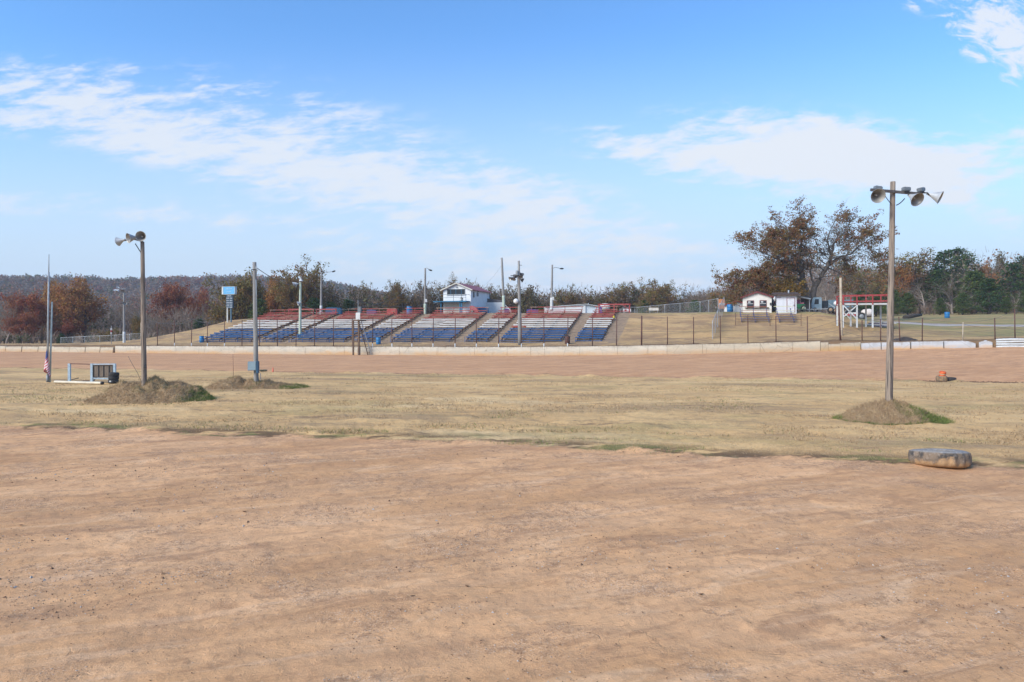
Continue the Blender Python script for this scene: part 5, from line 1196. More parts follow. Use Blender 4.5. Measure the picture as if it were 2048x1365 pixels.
def backboard():
    Y = 39.0; x0 = (184 - 1024) / F * Y; z0 = gz(x0, Y); e = empty('metal_frame', (x0, Y, z0), 0, 'low pale blue metal frame holding a brown slatted panel, left infield', 'frame')
    Z = lambda py: zpy(py, Y) - z0; X = lambda px: (px - 1024) / F * Y - x0; pb = mat('pale_blue_paint', (.42, .52, .58), (.30, .38, .43), 4, .6, c3=(.25, .17, .12), t3=(.60, .74))
    for px in (139, 184, 229.5): MB().box((X(px), 0, Z(727.5) / 2), (.13, .10, Z(727.5))).build('upright', pb, e)
    MB().bar((X(139), 0, Z(728)), (X(184), 0, Z(729)), .04).build('top_rail', rust_m, e)
    MB().bar((X(184), 0, Z(729)), (X(231), 0, Z(728.5)), .06, .06).build('top_rail', pb, e)
    MB().bar((X(184), 0, Z(757)), (X(226), 0, Z(758)), .05, .09).build('bottom_rail', pb, e)
    p = MB().box((X(207), .0, (Z(731) + Z(754)) / 2), (X(227) - X(187), .04, Z(731) - Z(754))).build('panel', mat('weathered_panel', (.21, .165, .125), (.14, .11, .085), 3, .9, 0, .4, (4, 1, .5)), e)
    for px in (187.5, 198, 208, 219, 226.5): MB().box((X(px), -.035, (Z(731) + Z(754)) / 2), (.035, .03, Z(731) - Z(754))).build('slat', dark_m, p)
    for py in (731, 754.5): MB().box((X(207), -.036, Z(py)), (X(227) - X(187), .034, .035)).build('slat', dark_m, p)
    MB().bar((X(188), .0, .12), (X(190), .7, .75), .035).build('brace', dark_m, e)
backboard()
def tyre_mesh(R, wdt, hole=.55, n=28, lug=0):
    prof = [(hole * R, -.36 * wdt), (hole * R * 1.04, -.46 * wdt), (R * .80, -.5 * wdt), (R * .93, -.44 * wdt), (R, -.30 * wdt), (R, .30 * wdt), (R * .93, .44 * wdt), (R * .80, .5 * wdt), (hole * R * 1.04, .46 * wdt), (hole * R, .36 * wdt), (hole * R, -.36 * wdt)]
    return prof
def tyre_stack():
    Y = 38.6; p = at(227, Y); e = empty('tyre_stack', p, 0, 'stack of three black car tyres at the right end of the pale blue frame', 'tyres')
    for i in range(3):
        MB().lathe([(r, z + .11 + .20 * i) for r, z in tyre_mesh(.27, .21)], 24, (.015 * i, 0, 0)).build('tyre', rubber, e)
    MB().box((-.02, -.27, .13), (.10, .02, .08)).build('tag', white_p, e)
tyre_stack()
def pipe_on_grass():
    Y = 37.8; a, b = at(110, Y + .6), at(206, Y - .2); c = (a + b) / 2
    e = MB().tube([a - c + Vector((0, 0, .09)), Vector((0, .05, .08)), b - c + Vector((0, 0, .09))], .075, 12, cap=False).build('pipe', mat('cream_pvc', (.70, .62, .46), (.55, .48, .36), 3, .5), loc=c)
    tag(e, 'long cream plastic pipe lying on the grass in front of the pale blue frame', 'pipe')
    x = MB().tube([(b - c + Vector((-.1, 0, .09))), (b - c + Vector((.02, 0, .09)))], .085, 12, cap=True).build('pipe_collar', dark_m, e)
    d = at(152, 39.6); r = random.Random(3); m = MB()
    m = MB().bar((-.55, 0, .05), (.1, .1, .22), .05, .04); o = m.build('scrap_bar', dark_m, loc=d); tag(o, 'short dark steel bar propped on the grass behind the cream pipe', 'scrap')
    d = at(172, 39.2); o = MB().box((0, 0, .06), (.32, .18, .09), .3).build('scrap_block', rust_m, loc=d, bevel=.02); tag(o, 'small rusty lump of scrap at the left foot of the slatted panel', 'scrap')
pipe_on_grass()
def big_tyre():
    Y = 15.62; p = at(1880, Y); p.z += -.05; R = .59; Wd = .40
    m, t = newmat('muddy_tyre'); g = N(t, 'ShaderNodeTexCoord').outputs['Object']; z = N(t, 'ShaderNodeSeparateXYZ', {0: g}).outputs[2]
    n1 = noi(t, g, 3.2, 6, .68, .4); n2 = noi(t, g, 14, 4, .7)
    c = mixc(t, sm(t, n1, .40, .60), (.045, .042, .040), (.20, .145, .10)); c = mixc(t, sm(t, n2, .5, .7, 0, .5), c, (.34, .29, .24))
    k = sm(t, mth(t, 'ADD', z, mth(t, 'MULTIPLY', mth(t, 'SUBTRACT', n1, .5), .8)), .20, .06); c = mixc(t, k, c, (.40, .245, .125))
    tp = sm(t, z, .315, .345); c = mixc(t, mth(t, 'MULTIPLY', tp, .8), c, mixc(t, sm(t, n2, .4, .6), (.30, .29, .28), (.20, .19, .18)))  # tyre colour turns paler grey towards the top
    bn = N(t, 'ShaderNodeBump', {'Height': mth(t, 'ADD', n1, n2), 'Strength': .8, 'Distance': .03})
    b = N(t, 'ShaderNodeBsdfPrincipled', {'Base Color': c, 'Roughness': .9, 'Normal': bn.outputs[0]}); N(t, 'ShaderNodeOutputMaterial', {'Surface': b.outputs[0]})
    e = empty('tractor_tyre', p, 0, 'huge old tractor tyre lying flat and mud stained on the clay edge at right', 'tyre'); e.rotation_euler = (-.10, .015, 0)
    n = 72; prof = [(.50, .04), (.56, .015), (.84, .0), (.95, .05), (1.0, .12), (1.0, .26), (.97, .335), (.90, .36), (.62, .355), (.56, .335), (.53, .26), (.50, .04)]
    v, f = [], []; kk = len(prof)
    for j in range(n):
        a = 2 * math.pi * j / n; lug = 1 if j % 4 in (0, 1) else 0
        for q, (r, zz) in enumerate(prof):
            rr = r * R + (.030 * lug if 3 <= q <= 6 else 0) + .006 * math.sin(a * 3); v.append((rr * math.cos(a + .06 * math.sin(zz * 9)), rr * math.sin(a + .06 * math.sin(zz * 9)), zz + .01 * math.sin(a * 2)))
    for j in range(n):
        for q in range(kk - 1): a, b_ = j * kk + q, ((j + 1) % n) * kk + q; f.append((a, b_, b_ + 1, a + 1))
    MB().add(v, f, True).build('tyre', m, e)
    # clay packed in the hole
    MB().lathe([(0, .33), (.15, .335), (.28, .32), (.34, .1)], 24).build('packed_clay', mat('packed_clay', (.50, .44, .34), (.36, .27, .18), 5, .95, 0, .5), e)
big_tyre()
def cone_on_tyres():
    Y = 41.6; m2 = mat('tyre_clay', (.10, .085, .07), (.36, .22, .11), 5, .95)
    p1 = at(1883, Y); o = MB().lathe([(r, z + .19) for r, z in tyre_mesh(.31, .36, .5)], 20).build('old_tyre', m2, loc=p1); tag(o, 'clay crusted tyre under the orange barrel stub on the far track edge', 'tyre')
    p2 = at(1900, Y + .15); o = MB().lathe([(r, z + .13) for r, z in tyre_mesh(.33, .26, .5)], 20).build('old_tyre', rubber, loc=p2); tag(o, 'black tyre lying right of the clay crusted tyre on the far track edge', 'tyre')
    e = empty('traffic_drum', p1 + Vector((.03, 0, .34)), 0, 'crushed orange traffic drum with a faded band sitting on an old tyre', 'traffic drum'); e.scale = (.95, .95, .8)
    v = [(0, .0), (.19, 0), (.20, .10), (.17, .12), (.19, .20), (.20, .28), (.19, .36), (.14, .40), (.10, .33), (0, .31)]
    MB().lathe(v, 14, axis=(.08, -.1, 1)).build('drum', orange_p, e); MB().lathe([(.195, .13), (.205, .14), (.205, .19), (.195, .20)], 14, axis=(.08, -.1, 1)).build('band', mat('pale_band', (.50, .34, .20)), e)
    o = MB().lathe([(0, 0), (.13, 0), (.13, .02), (.07, .03), (.02, .36), (0, .37)], 12).build('traffic_cone', mat('pink_orange_cone', (.62, .16, .09), (.5, .12, .07)), loc=at(546, 49.8)); tag(o, 'tiny faded orange cone on the grass edge right of the electrical box', 'traffic cone')
    q = at(527, 50.0); o = MB().box((0, 0, .12), (.55, .35, .10), .3).build('crate_lid', mat('dull_green', (.08, .12, .08), (.12, .10, .07)), loc=q, bevel=.03); tag(o, 'flat dark green scrap on the track edge behind the electrical box', 'scrap')
cone_on_tyres()

# ---- poles beyond the wall
def pole(px0, py0, px1, py1, Y, r0, r1, m, name, label, cat, white=0.0, group=None):
    z0 = zpy(py0, Y) - .3; x0 = (px0 - 1024) / F * Y; e = empty(name, (x0, Y, z0), 0, label, cat, group)
    X = lambda px: (px - 1024) / F * Y - x0; Z = lambda py: zpy(py, Y) - z0
    p = cyl(e, 'pole', m, (0, 0, 0), (X(px1), 0, Z(py1)), r0, r1)
    if white: cyl(e, 'painted_base', white_p if white < 2 else wood_green, (0, 0, 0), (X(px0 + (px1 - px0) * .25), 0, Z(py0 + (py1 - py0) * .25)), r0 * 1.1, r0 * 1.06, parent=p)
    e['_x'] = x0; return e, X, Z
def armlight(e, X, Z, pxa, pya, pxb, pyb, head=dark_m):
    a, b = Vector((X(pxa), 0, Z(pya))), Vector((X(pxb), -.2, Z(pyb))); mid = a.lerp(b, .5) + Vector((0, 0, .15))
    MB().tube([a, a.lerp(mid, .5) + Vector((0, 0, .1)), mid, b], .035, 8).build('arm', galvd, e)
    MB().lathe([(0, -.30), (.08, -.26), (.13, 0), (.10, .24), (0, .34)], 10, b, (b - a).normalized()).build('lamp_head', head, e)
e, X, Z = pole(600, 683, 601, 560, 92, .20, .14, wood_green, 'lamp_pole', 'pale green painted pole with white lamps in front of the left bleachers', 'lamp pole')
for (px, py, d) in ((592, 571, (-.7, -.5, -.5)), (588, 569, (-.9, -.3, -.4)), (604, 564, (.1, -.2, -.95)), (597, 608, (-.8, -.4, -.4))):
    reflector(e, (X(px), -.4, Z(py)), d, .30, .52, shade=white_p)
MB().bar((X(589), -.1, Z(567)), (X(605), -.1, Z(567)), .07).build('crossarm', wood_gray, e)
wp1 = Vector((X(600) + e.location.x, 92, Z(568) + e.location.z))
e, X, Z = pole(642, 634, 643, 545, 108, .20, .13, wood_gray, 'street_light', 'grey street light pole with a long thin arm beside the tall oak', 'street light', 1)
armlight(e, X, Z, 643, 551, 668, 543.5)
e, X, Z = pole(850, 632, 850.5, 537, 103, .20, .13, wood_gray, 'street_light', 'street light pole with a white meter box and green base left of the press box', 'street light', 2)
MB().box((X(852.5), -.25, Z(602)), (.32, .2, .46)).build('meter_box', white_p, e)
armlight(e, X, Z, 850.5, 538, 861, 541)
e, X, Z = pole(1008, 617, 1003.5, 516, 106, .21, .15, wood_gray, 'leaning_pole', 'bare leaning pole right of the press box', 'pole', 2)
e, X, Z = pole(1103, 618, 1104.5, 530, 101, .21, .12, wood_gray, 'street_light', 'street light with a curved arm and a white meter box beside the long white building', 'street light', 1)
MB().box((X(1106), -.25, Z(597.5)), (.26, .2, .5)).build('meter_box', white_p, e); armlight(e, X, Z, 1104.5, 538, 1123, 538)
def cluster_pole():
    e, X, Z = pole(1040, 686, 1037.5, 522, 79, .24, .12, wood_gray, 'lamp_pole', 'tall grey pole with transformer and lamp cluster before the right bleachers', 'lamp pole')
    p = MB().tube([(X(1037), .15, Z(595)), (X(1035.5), .15, Z(545))], [.10, .09], 10).build('stub_pole', wood_gray, e)
    MB().lathe([(0, 0), (.17, .02), (.18, .1), (.18, .52), (.15, .58), (0, .6)], 14, (X(1034.5), -.1, Z(552))).build('transformer', galvd, e)
    MB().bar((X(1021), -.1, Z(552)), (X(1046), -.1, Z(553)), .08).build('crossarm', dark_m, e)
    for px, py, d in ((1020, 559, (-.75, -.3, -.45)), (1027, 559.5, (-.2, -.5, -.8)), (1041, 556, (.1, -.7, -.6)), (1046, 561, (.8, .2, -.4)), (1030, 552.5, (-.4, .7, -.5)), (1044, 550, (.5, .6, -.5))):
        reflector(e, (X(px), -.35 if d[1] < 0 else .35, Z(py)), d, .27, .45, shade=mat('dark_shade', (.16, .15, .14), (.10, .09, .09), 4, .5, .2))
    MB().bar((X(1038), -.05, Z(531)), (X(1044), -.05, Z(531)), .05).build('bracket', dark_m, e)
    MB().lathe([(0, -.3), (.1, -.28), (.26, -.16), (.31, 0), (.26, .16), (.1, .28), (0, .3)], 16, (X(1032), -.25, Z(603))).build('globe', mat('white_globe', (.76, .76, .75)), e)
    MB().tube([(X(1039), 0, Z(600)), (X(1033), -.2, Z(600))], .03, 8).build('globe_arm', dark_m, e)
cluster_pole()
e, X, Z = pole(248.5, 692, 248, 580, 98, .17, .12, wood_gray, 'lamp_pole', 'slim grey pole with two white lamps behind the left end of the wall', 'lamp pole', 1)
for px, py, d in ((232, 583, (-.7, -.3, -.6)), (237, 584, (-.3, -.5, -.8)), (248, 583, (.3, -.6, -.5)), (252, 607, (.5, -.5, .2))): reflector(e, (X(px), -.3, Z(py)), d, .27, .42, shade=white_p)
MB().bar((X(232), -.05, Z(579)), (X(252), -.05, Z(577)), .06).build('crossarm', galvd, e)
wl0 = Vector((e.location.x, 98, Z(613) + e.location.z))
e, X, Z = pole(1683, 672, 1681, 556, 73, .15, .12, wood_pale, 'utility_pole', 'pale wooden pole left of the red platform', 'utility pole')
e, X, Z = pole(1673, 650, 1673, 612, 80, .09, .09, rust_m, 'lamp_post', 'short post with a white globe lamp left of the red platform', 'lamp post')
MB().lathe([(0, -.3), (.12, -.28), (.28, -.15), (.32, 0), (.26, .17), (.12, .27), (0, .3)], 16, (X(1672), -.1, Z(607))).build('globe', mat('white_globe', (.76, .76, .75)), e)
MB().box((X(1675), 0, Z(622)), (.5, .12, .9)).build('back_panel', rust_m, e)
e, X, Z = pole(223, 695, 223, 652, 96, .05, .045, wood_gray, 'marker_pole', 'slim pole with red and white bands behind the end of the wall at left', 'marker pole')
for k in range(3): MB().lathe([(.09, 0), (.10, .02), (.10, .26), (.09, .28)], 10, (0, 0, Z(661 + k * 4))).build('band', red_p if k % 2 else white_p, e)
# wires strung between the poles
def wire(pts, label, r=.018, sag=.6):
    m = MB()
    for a, b in zip(pts[:-1], pts[1:]):
        q = [a.lerp(b, i / 10) - Vector((0, 0, sag * 4 * (i / 10) * (1 - i / 10))) for i in range(11)]
        m.tube([v - pts[0] for v in q], r, 4, cap=False)
    o = m.build('power_line', wire_m, loc=pts[0]); tag(o, label, 'wire')
P3 = lambda px, py, Y: Vector(((px - 1024) / F * Y, Y, zpy(py, Y)))
wire([wp0, wp1], 'wire running from the pole with the electrical box to the green lamp pole', .022, .5)
wire([P3(601, 566, 92), P3(643, 580, 108), P3(713, 603, 95)], 'wire descending from the green pole past the grey street light to the flag stand mast', .02, .2)
wire([P3(601, 612, 92), P3(713, 616, 80), P3(820, 580, 95)], 'long sagging wire passing above the flag stand box', .028, .45)
wire([P3(713, 602, 80), P3(850, 610, 103), P3(900, 602, 108)], 'wire running from the flag stand mast to the press box balcony', .02, .5)
wire([wl0, P3(283, 635, 96), P3(349, 648, 95), P3(384, 638, 94), P3(450, 648, 93)], 'grey cable drooping along the fence posts at the left end', .028, .3)
wire([P3(964, 575, 111), P3(1004, 530, 106)], 'thin wire rising from the press box roof to the leaning pole', .012, .3)
wire([P3(1789, 640, 66), P3(1925, 648, 61), P3(1990, 654, 60), P3(2100, 660, 58)], 'thin top wire over the fence posts at the right turn', .012, .15)

# ================================================================== flag stand
def flag_stand():
    Y = 79.5; p = at(716, Y); e = empty('flag_stand', p, -AL, 'flagman stand of dark lumber with a white board, a mast and a leaning ladder', 'flag stand')
    x0, z0 = p.x, p.z; X = lambda px: (px - 1024) / F * Y - x0; Z = lambda py: zpy(py, Y) - z0
    for px in (705.5, 718): MB().bar((X(px), 0, -.6), (X(px), 0, Z(640)), .16).build('post', wood_brown, e)
    MB().bar((X(706), 1.2, -.3), (X(706), 1.2, Z(640)), .14).build('post', wood_brown, e)
    MB().box((X(714), .5, Z(641)), (1.0, 1.5, .12)).build('deck', wood_brown, e)
    MB().box((X(717), -.1, Z(632.5)), (.55, .05, .78)).build('white_board', white_p, e)
    MB().box((X(717), .3, Z(620)), (.40, .3, .75)).build('grey_box', mat('slate_box', (.17, .19, .20)), e)
    cyl(e, 'mast', galvd, (X(714), .3, Z(640)), (X(713.5), .3, Z(600)), .05, .04)
    for a, b, m in (((X(721), .2, Z(641)), (X(735), 1.2, .0), galv), ((X(719), .0, Z(648)), (X(727), 1.2, .0), wood_brown)):
        MB().bar(a, b, .07).build('ladder_rail', m, e)
    for k in range(8):
        u = k / 8 + .05; a = Vector((X(721), .2, Z(641))).lerp(Vector((X(735), 1.2, 0)), u); b = Vector((X(719), 0, Z(648))).lerp(Vector((X(727), 1.2, 0)), u); MB().bar(a, b, .04).build('rung', wood_brown, e)
    MB().bar((X(705), 0, Z(684)), (X(718), 0, Z(682)), .1, .14).build('brace', wood_brown, e)
    MB().bar((X(704), 0, Z(672)), (X(718), .0, Z(670)), .06, .1).build('brace', rust_m, e)
flag_stand()

# ================================================================== press box
def gable_roof(e, w, d, z, rise, over, m, m2, name='roof', y0=0):
    """ridge runs along y; returns roof object"""
    hw = w / 2 + over; zz = z - over * rise / (w / 2)
    poly = [(-hw, zz), (0, z + rise), (hw, zz), (hw, zz + .10), (0, z + rise + .12), (-hw, zz + .10)]
    r = MB().prism(poly, y0 - over, y0 + d + over).build(name, m, e)
    MB().prism([(-hw - .02, zz - .06), (0, z + rise - .05), (hw + .02, zz - .06), (hw + .02, zz + .11), (0, z + rise + .13), (-hw - .02, zz + .11)], y0 - over - .05, y0 - over - .004).build('fascia', m2, r)
    return r
def press_box():
    Y = 106.0; p = at(914, Y); k = Y / F; x0, z0 = p.x, zpy(628, Y); e = empty('press_box', (x0, Y, z0), -.30, 'two storey white press box with a red roof and a blue balcony above the bleachers', 'building')
    Wd, Dp, H = 4.6, 9.0, 3.75; zf = zpy(603, Y) - z0
    y0 = 0
    wall = MB().prism([(-Wd / 2, -.5), (-Wd / 2, H), (0, H + .95), (Wd / 2, H), (Wd / 2, -.5)], y0, y0 + Dp).build('walls', mat('press_box_siding', (.72, .74, .74), (.62, .64, .65), 1.2, .6, c3=(.50, .47, .40), t3=(.62, .76)), e)
    gable_roof(e, Wd, Dp, H, .95, .35, roof_red, mat('cream_trim', (.62, .60, .52)), y0=y0)
    # front window band
    zc = zpy(584, Y) - z0
    w = MB().box((-.15, -.02, zc), (3.0, .10, .86)).build('window', mat('press_window_frame', (.25, .27, .28)), e)
    MB().box((-.15, -.05, zc), (2.86, .08, .74)).build('pane', glass_d, w)
    for u in (-.85, .0, .9): MB().box((u - .15, -.09, zc), (.06, .04, .78)).build('mullion', teal_p, w)
    MB().box((-.15, -.09, zc - .46), (3.1, .14, .07)).build('sill', white_p, w)
    MB().box((0, -.04, H + .35), (.35, .08, .18)).build('gable_vent', galvd, e)
    # balcony deck, rail, posts
    d = MB().box((-.55, -.85, zf - .09), (5.5, 1.75, .16)).build('balcony', teal_p, e)
    for u in (-2.2, 0.1, 1.4, 2.12): MB().bar((u, -1.66, zf), (u, -1.66, zf + .98), .05).build('rail_post', mat('rail_grey', (.13, .17, .19)), d)
    for h in (.98, .5): MB().bar((-2.2, -1.66, zf + h), (2.12, -1.66, zf + h), .045).build('rail', mat('rail_grey', (.13, .17, .19)), d)
    MB().bar((2.12, -1.66, zf + .98), (2.12, -.05, zf + .98), .045).build('rail', mat('rail_grey', (.13, .17, .19)), d)
    for u in (-2.1, 1.05, 1.32): MB().bar((u, -1.35, -.6), (u, -1.35, zf - .17), .16).build('post', teal_p, e)
    MB().box((-.75, -.03, .75), (2.7, .06, 1.5)).build('shutter', mat('cream_shutter', (.62, .60, .52), (.55, .53, .47)), e)
    # side details
    sd_ = MB().box((Wd / 2 + .03, 1.2, H - .75), (.08, .42, .9)).build('window', mat('press_window_frame', (.25, .27, .28)), e); MB().box((Wd / 2 + .075, 1.2, H - .75), (.03, .32, .78)).build('pane', glass_d, sd_)
    MB().lathe([(.20, -.04), (.32, -.04), (.34, 0), (.32, .04), (.20, .04), (.20, -.04)], 18, (Wd / 2 + .08, 2.9, H - .65), (1, 0, 0)).build('wall_ring', galvd, e)
    MB().box((Wd / 2 + .12, 2.9, H - .12), (.2, .22, .16)).build('flood_light', dark_m, e)
    MB().tube([(Wd / 2 + .08, Dp - .3, H - .2), (Wd / 2 + .08, Dp - .3, -.2)], .06, 8).build('downpipe', teal_p, e)
    for u in (-2.4, 1.3): pass
    c = empty('bin', e.matrix_basis @ Vector((1.25, -1.2, zf + .001)), -.3, 'small pale bin with a dark lid on the press box balcony', 'bin')
    MB().lathe([(0, 0), (.20, 0), (.22, .38), (0, .38)], 14).build('body', mat('cream_bin', (.58, .56, .48)), c); MB().lathe([(0, .381), (.24, .385), (.22, .46), (0, .50)], 14).build('lid', dark_m, c)
press_box()
def shed(name, px, Y, w, d, h, rise, rot, wm_, rm, label, cat='building', zg=None, door=None, win=None, slope='gable'):
    p = at(px, Y); z0 = p.z - .05 if zg is None else zg; e = empty(name, (p.x, Y, z0), rot, label, cat)
    MB().prism([(-w / 2, -.4), (-w / 2, h), (0, h + rise), (w / 2, h), (w / 2, -.4)], 0, d).build('walls', wm_, e)
    gable_roof(e, w, d, h, rise, .25, rm, rm); return e
sid = mat('white_siding', (.70, .71, .70), (.60, .61, .60), 1.5, .6, stretch=(1, 1, 5))
e = shed('concession_stand', 1514, 88, 3.5, 4.0, 2.05, .62, -.33, mat('cream_siding', (.70, .67, .60), (.60, .57, .51), 1.5, .7), mat('dark_red_trim', (.17, .035, .035), (.12, .03, .03), 3, .6), 'small white gabled concession stand with two windows and dark red eaves')
for u in (-.82, .72):
    f = MB().box((u, -.03, 1.20), (.84, .09, .86)).build('window', mat('dark_red_trim', (.17, .035, .035)), e)
    MB().box((u, -.06, 1.20), (.70, .08, .72)).build('pane', glass_d, f); MB().box((u, -.105, 1.20), (.72, .03, .06)).build('sash', white_p, f); MB().box((u - .12, -.11, 1.42), (.28, .02, .16)).build('notice', white_p, f)
MB().box((-.05, -.16, .70), (2.9, .32, .06)).build('counter', wood_brown, e); MB().box((1.62, -.08, 1.15), (.16, .14, .3)).build('meter', dark_m, e)
for u in (-1.2, -.4, .4, 1.2): MB().box((u, -.10, .62), (.05, .2, .10)).build('counter_bracket', wood_brown, e)
e = shed('low_building', 1473, 97, 3.4, 5, 1.1, .55, -.32, sid, roof_red, 'low white building with a light red roof peeking out left of the concession stand'); MB().box((1.3, -.02, .45), (.8, .06, .5)).build('window', mat('dark_red_trim', (.17, .035, .035)), e)
e = shed('low_building', 1556, 103, 3.4, 5, 1.7, .9, -.36, sid, roof_red, 'pinkish red roofed building between the concession stand and the white shed')
def shed2():
    Y = 86.5; p = at(1573, Y); e = empty('shed', p, -.31, 'white shed with a dark overhanging flat roof and a red trimmed door', 'shed'); w, d, h = 2.35, 3.0, 2.25
    MB().prism([(0, -.4), (0, h), (d, h + .35), (d, -.4)], -w / 2, w / 2, 'x').build('walls', mat('grey_white_panel', (.62, .63, .66), (.53, .54, .57), 1.2, .6, stretch=(6, 6, .4)), e)
    r = MB().prism([(-.45, h - .02), (-.45, h + .14), (d + .3, h + .56), (d + .3, h + .36)], -w / 2 - .38, w / 2 + .38, 'x').build('roof', roof_drk, e)
    tr = mat('dull_red_trim', (.24, .07, .08))
    f = MB().box((.50, -.03, 1.02), (.98, .07, 1.84)).build('door', tr, e); MB().box((.50, -.06, 1.0), (.84, .06, 1.74)).build('door_leaf', mat('door_white', (.64, .64, .67)), f); MB().box((.86, -.11, 1.0), (.05, .06, .16)).build('handle', dark_m, f)
    MB().box((-.9, -.04, 2.0), (.5, .05, .05)).build('bracket', tr, e)
    MB().tube([(.35, 1.5, h + .2), (.35, 1.5, h + .75)], .1, 10).build('vent_pipe', galv, r)
shed2()
# white slanted canvas chute and leaning red pipe between the two sheds
def lean_tank():
    p = at(1549, 91); e = empty('propane_tank', (p.x, p.y, p.z), 0, 'white slanting tank between the concession stand and the shed with a leaning red pipe', 'tank')
    MB().lathe([(0, -1.0), (.3, -.95), (.48, -.8), (.52, -.5), (.52, .6), (.46, .85), (.25, 1.0), (0, 1.05)], 18, (.1, 0, .95), (.28, 0, 1)).build('tank', white_p, e)
    MB().tube([(-.75, -.6, .0), (.05, -.6, 1.7)], .06, 8).build('red_pipe', red_p, e)
lean_tank()
e = shed('low_building', 990, 113, 1, 1, .1, .1, 0, sid, sid, 'x') if False else None
def low_white():
    Y = 112; p = at(984, Y); z0 = zpy(628, Y); e = empty('low_building', (p.x, Y, z0), 0, 'low white annex with a dark grey roof to the right of the press box', 'building'); k = Y / F
    w = 50 * k
    MB().prism([(-w / 2, -.3), (-w / 2, 24 * k - .1), (w / 2 - .3, 24 * k - .1), (w / 2 + 1.1, .6), (w / 2 + 1.1, -.3)], 0, 4).build('walls', sid, e)
    MB().prism([(-w / 2 - .1, 20 * k), (-w / 2 - .1, 32 * k), (w / 2 - .3, 28 * k), (w / 2 - .2, 20.5 * k)], .6, 4.2).build('roof', mat('grey_roof', (.13, .12, .115), (.10, .09, .09)), e)
    MB().box((w / 2 + .2, -.03, 1.15), (.14, .06, .3)).build('vent', dark_m, e)
    Y = 116; p = at(1145, Y); k = Y / F; z0 = zpy(630, Y); e = empty('long_building', (p.x, Y, z0), 0, 'long white low building with a gently sloping roof behind the right bleachers', 'building')
    MB().prism([(-53 * k, -.4), (-53 * k, 14.5 * k), (26 * k, 20.5 * k), (26 * k, -.4)], 0, 6).build('walls', sid, e)
    MB().prism([(26.2 * k, -.4), (26.2 * k, 20.5 * k), (56 * k, 15.5 * k), (56 * k, -.4)], .2, 6).build('end_wall', mat('bluish_white_wall', (.60, .66, .70), (.54, .60, .64)), e)
    MB().prism([(-54 * k, 14.4 * k), (-54 * k, 16 * k), (26 * k, 22 * k), (57 * k, 17 * k), (57 * k, 15.6 * k), (26 * k, 20.7 * k)], -.2, 6.2).build('roof', mat('pale_metal_roof', (.52, .54, .54)), e)
    MB().tube([(33 * k, 1, 20 * k), (33 * k, 1, 24 * k)], .07, 8).build('vent_pipe', galv, e)
low_white()
for px, py in ((995.5, 0), ):
    pass
e = empty('white_tank', P3(1210, 625, 106), 0, 'white rounded tank behind the red frame at the right end of the stand', 'tank')
MB().lathe([(0, -.75), (.3, -.72), (.55, -.5), (.6, 0), (.55, .5), (.3, .72), (0, .75)], 18, (0, 0, .8), (1, 0, 0)).build('body', mat('tank_cream', (.60, .58, .54)), e)
for u in (-.4, .4): MB().box((u, 0, .15), (.12, .6, .5)).build('foot', dark_m, e)
def signboard(px0, px1, py0, py1, Y, m, name, label, cat='sign', posts=True):
    c = P3((px0 + px1) / 2, py1, Y); k = Y / F; w, h = (px1 - px0) * k, (py1 - py0) * k; zg = gz(c.x, c.y); e = empty(name, (c.x, Y, min(zg, c.z)), 0, label, cat); z = c.z - e.location.z
    MB().box((0, 0, z + h / 2), (w, .08, h)).build('board', m, e)
    if posts:
        for u in (-w * .4, w * .4): MB().bar((u, .08, -.2), (u, .08, z + h * .8), .08).build('post', wood_gray, e)
    return e, w, h, z
e, w, h, z = signboard(1297.5, 1317, 616, 621.5, 100, mat('cream_board', (.72, .66, .56)), 'signboard', 'small cream signboard standing on the grass crest')
e, w, h, z = signboard(1437, 1449, 599, 618, 94, mat('orange_board', (.62, .26, .10), (.52, .20, .09)), 'menu_board', 'orange and white upright board beside the wide blue barrel'); 
MB().box((0, -.06, z + h * .48), (w * .96, .04, h * .22)).build('white_panel', mat('greyish_panel', (.52, .50, .48)), e)
e, w, h, z = signboard(1246, 1262, 618, 624, 98, mat('white_red_board', (.66, .62, .60)), 'banner', 'short white banner with a red mark under the picnic table on the crest'); MB().box((-w * .2, -.06, z + h * .5), (w * .25, .03, h * .5)).build('red_mark', red_p, e)
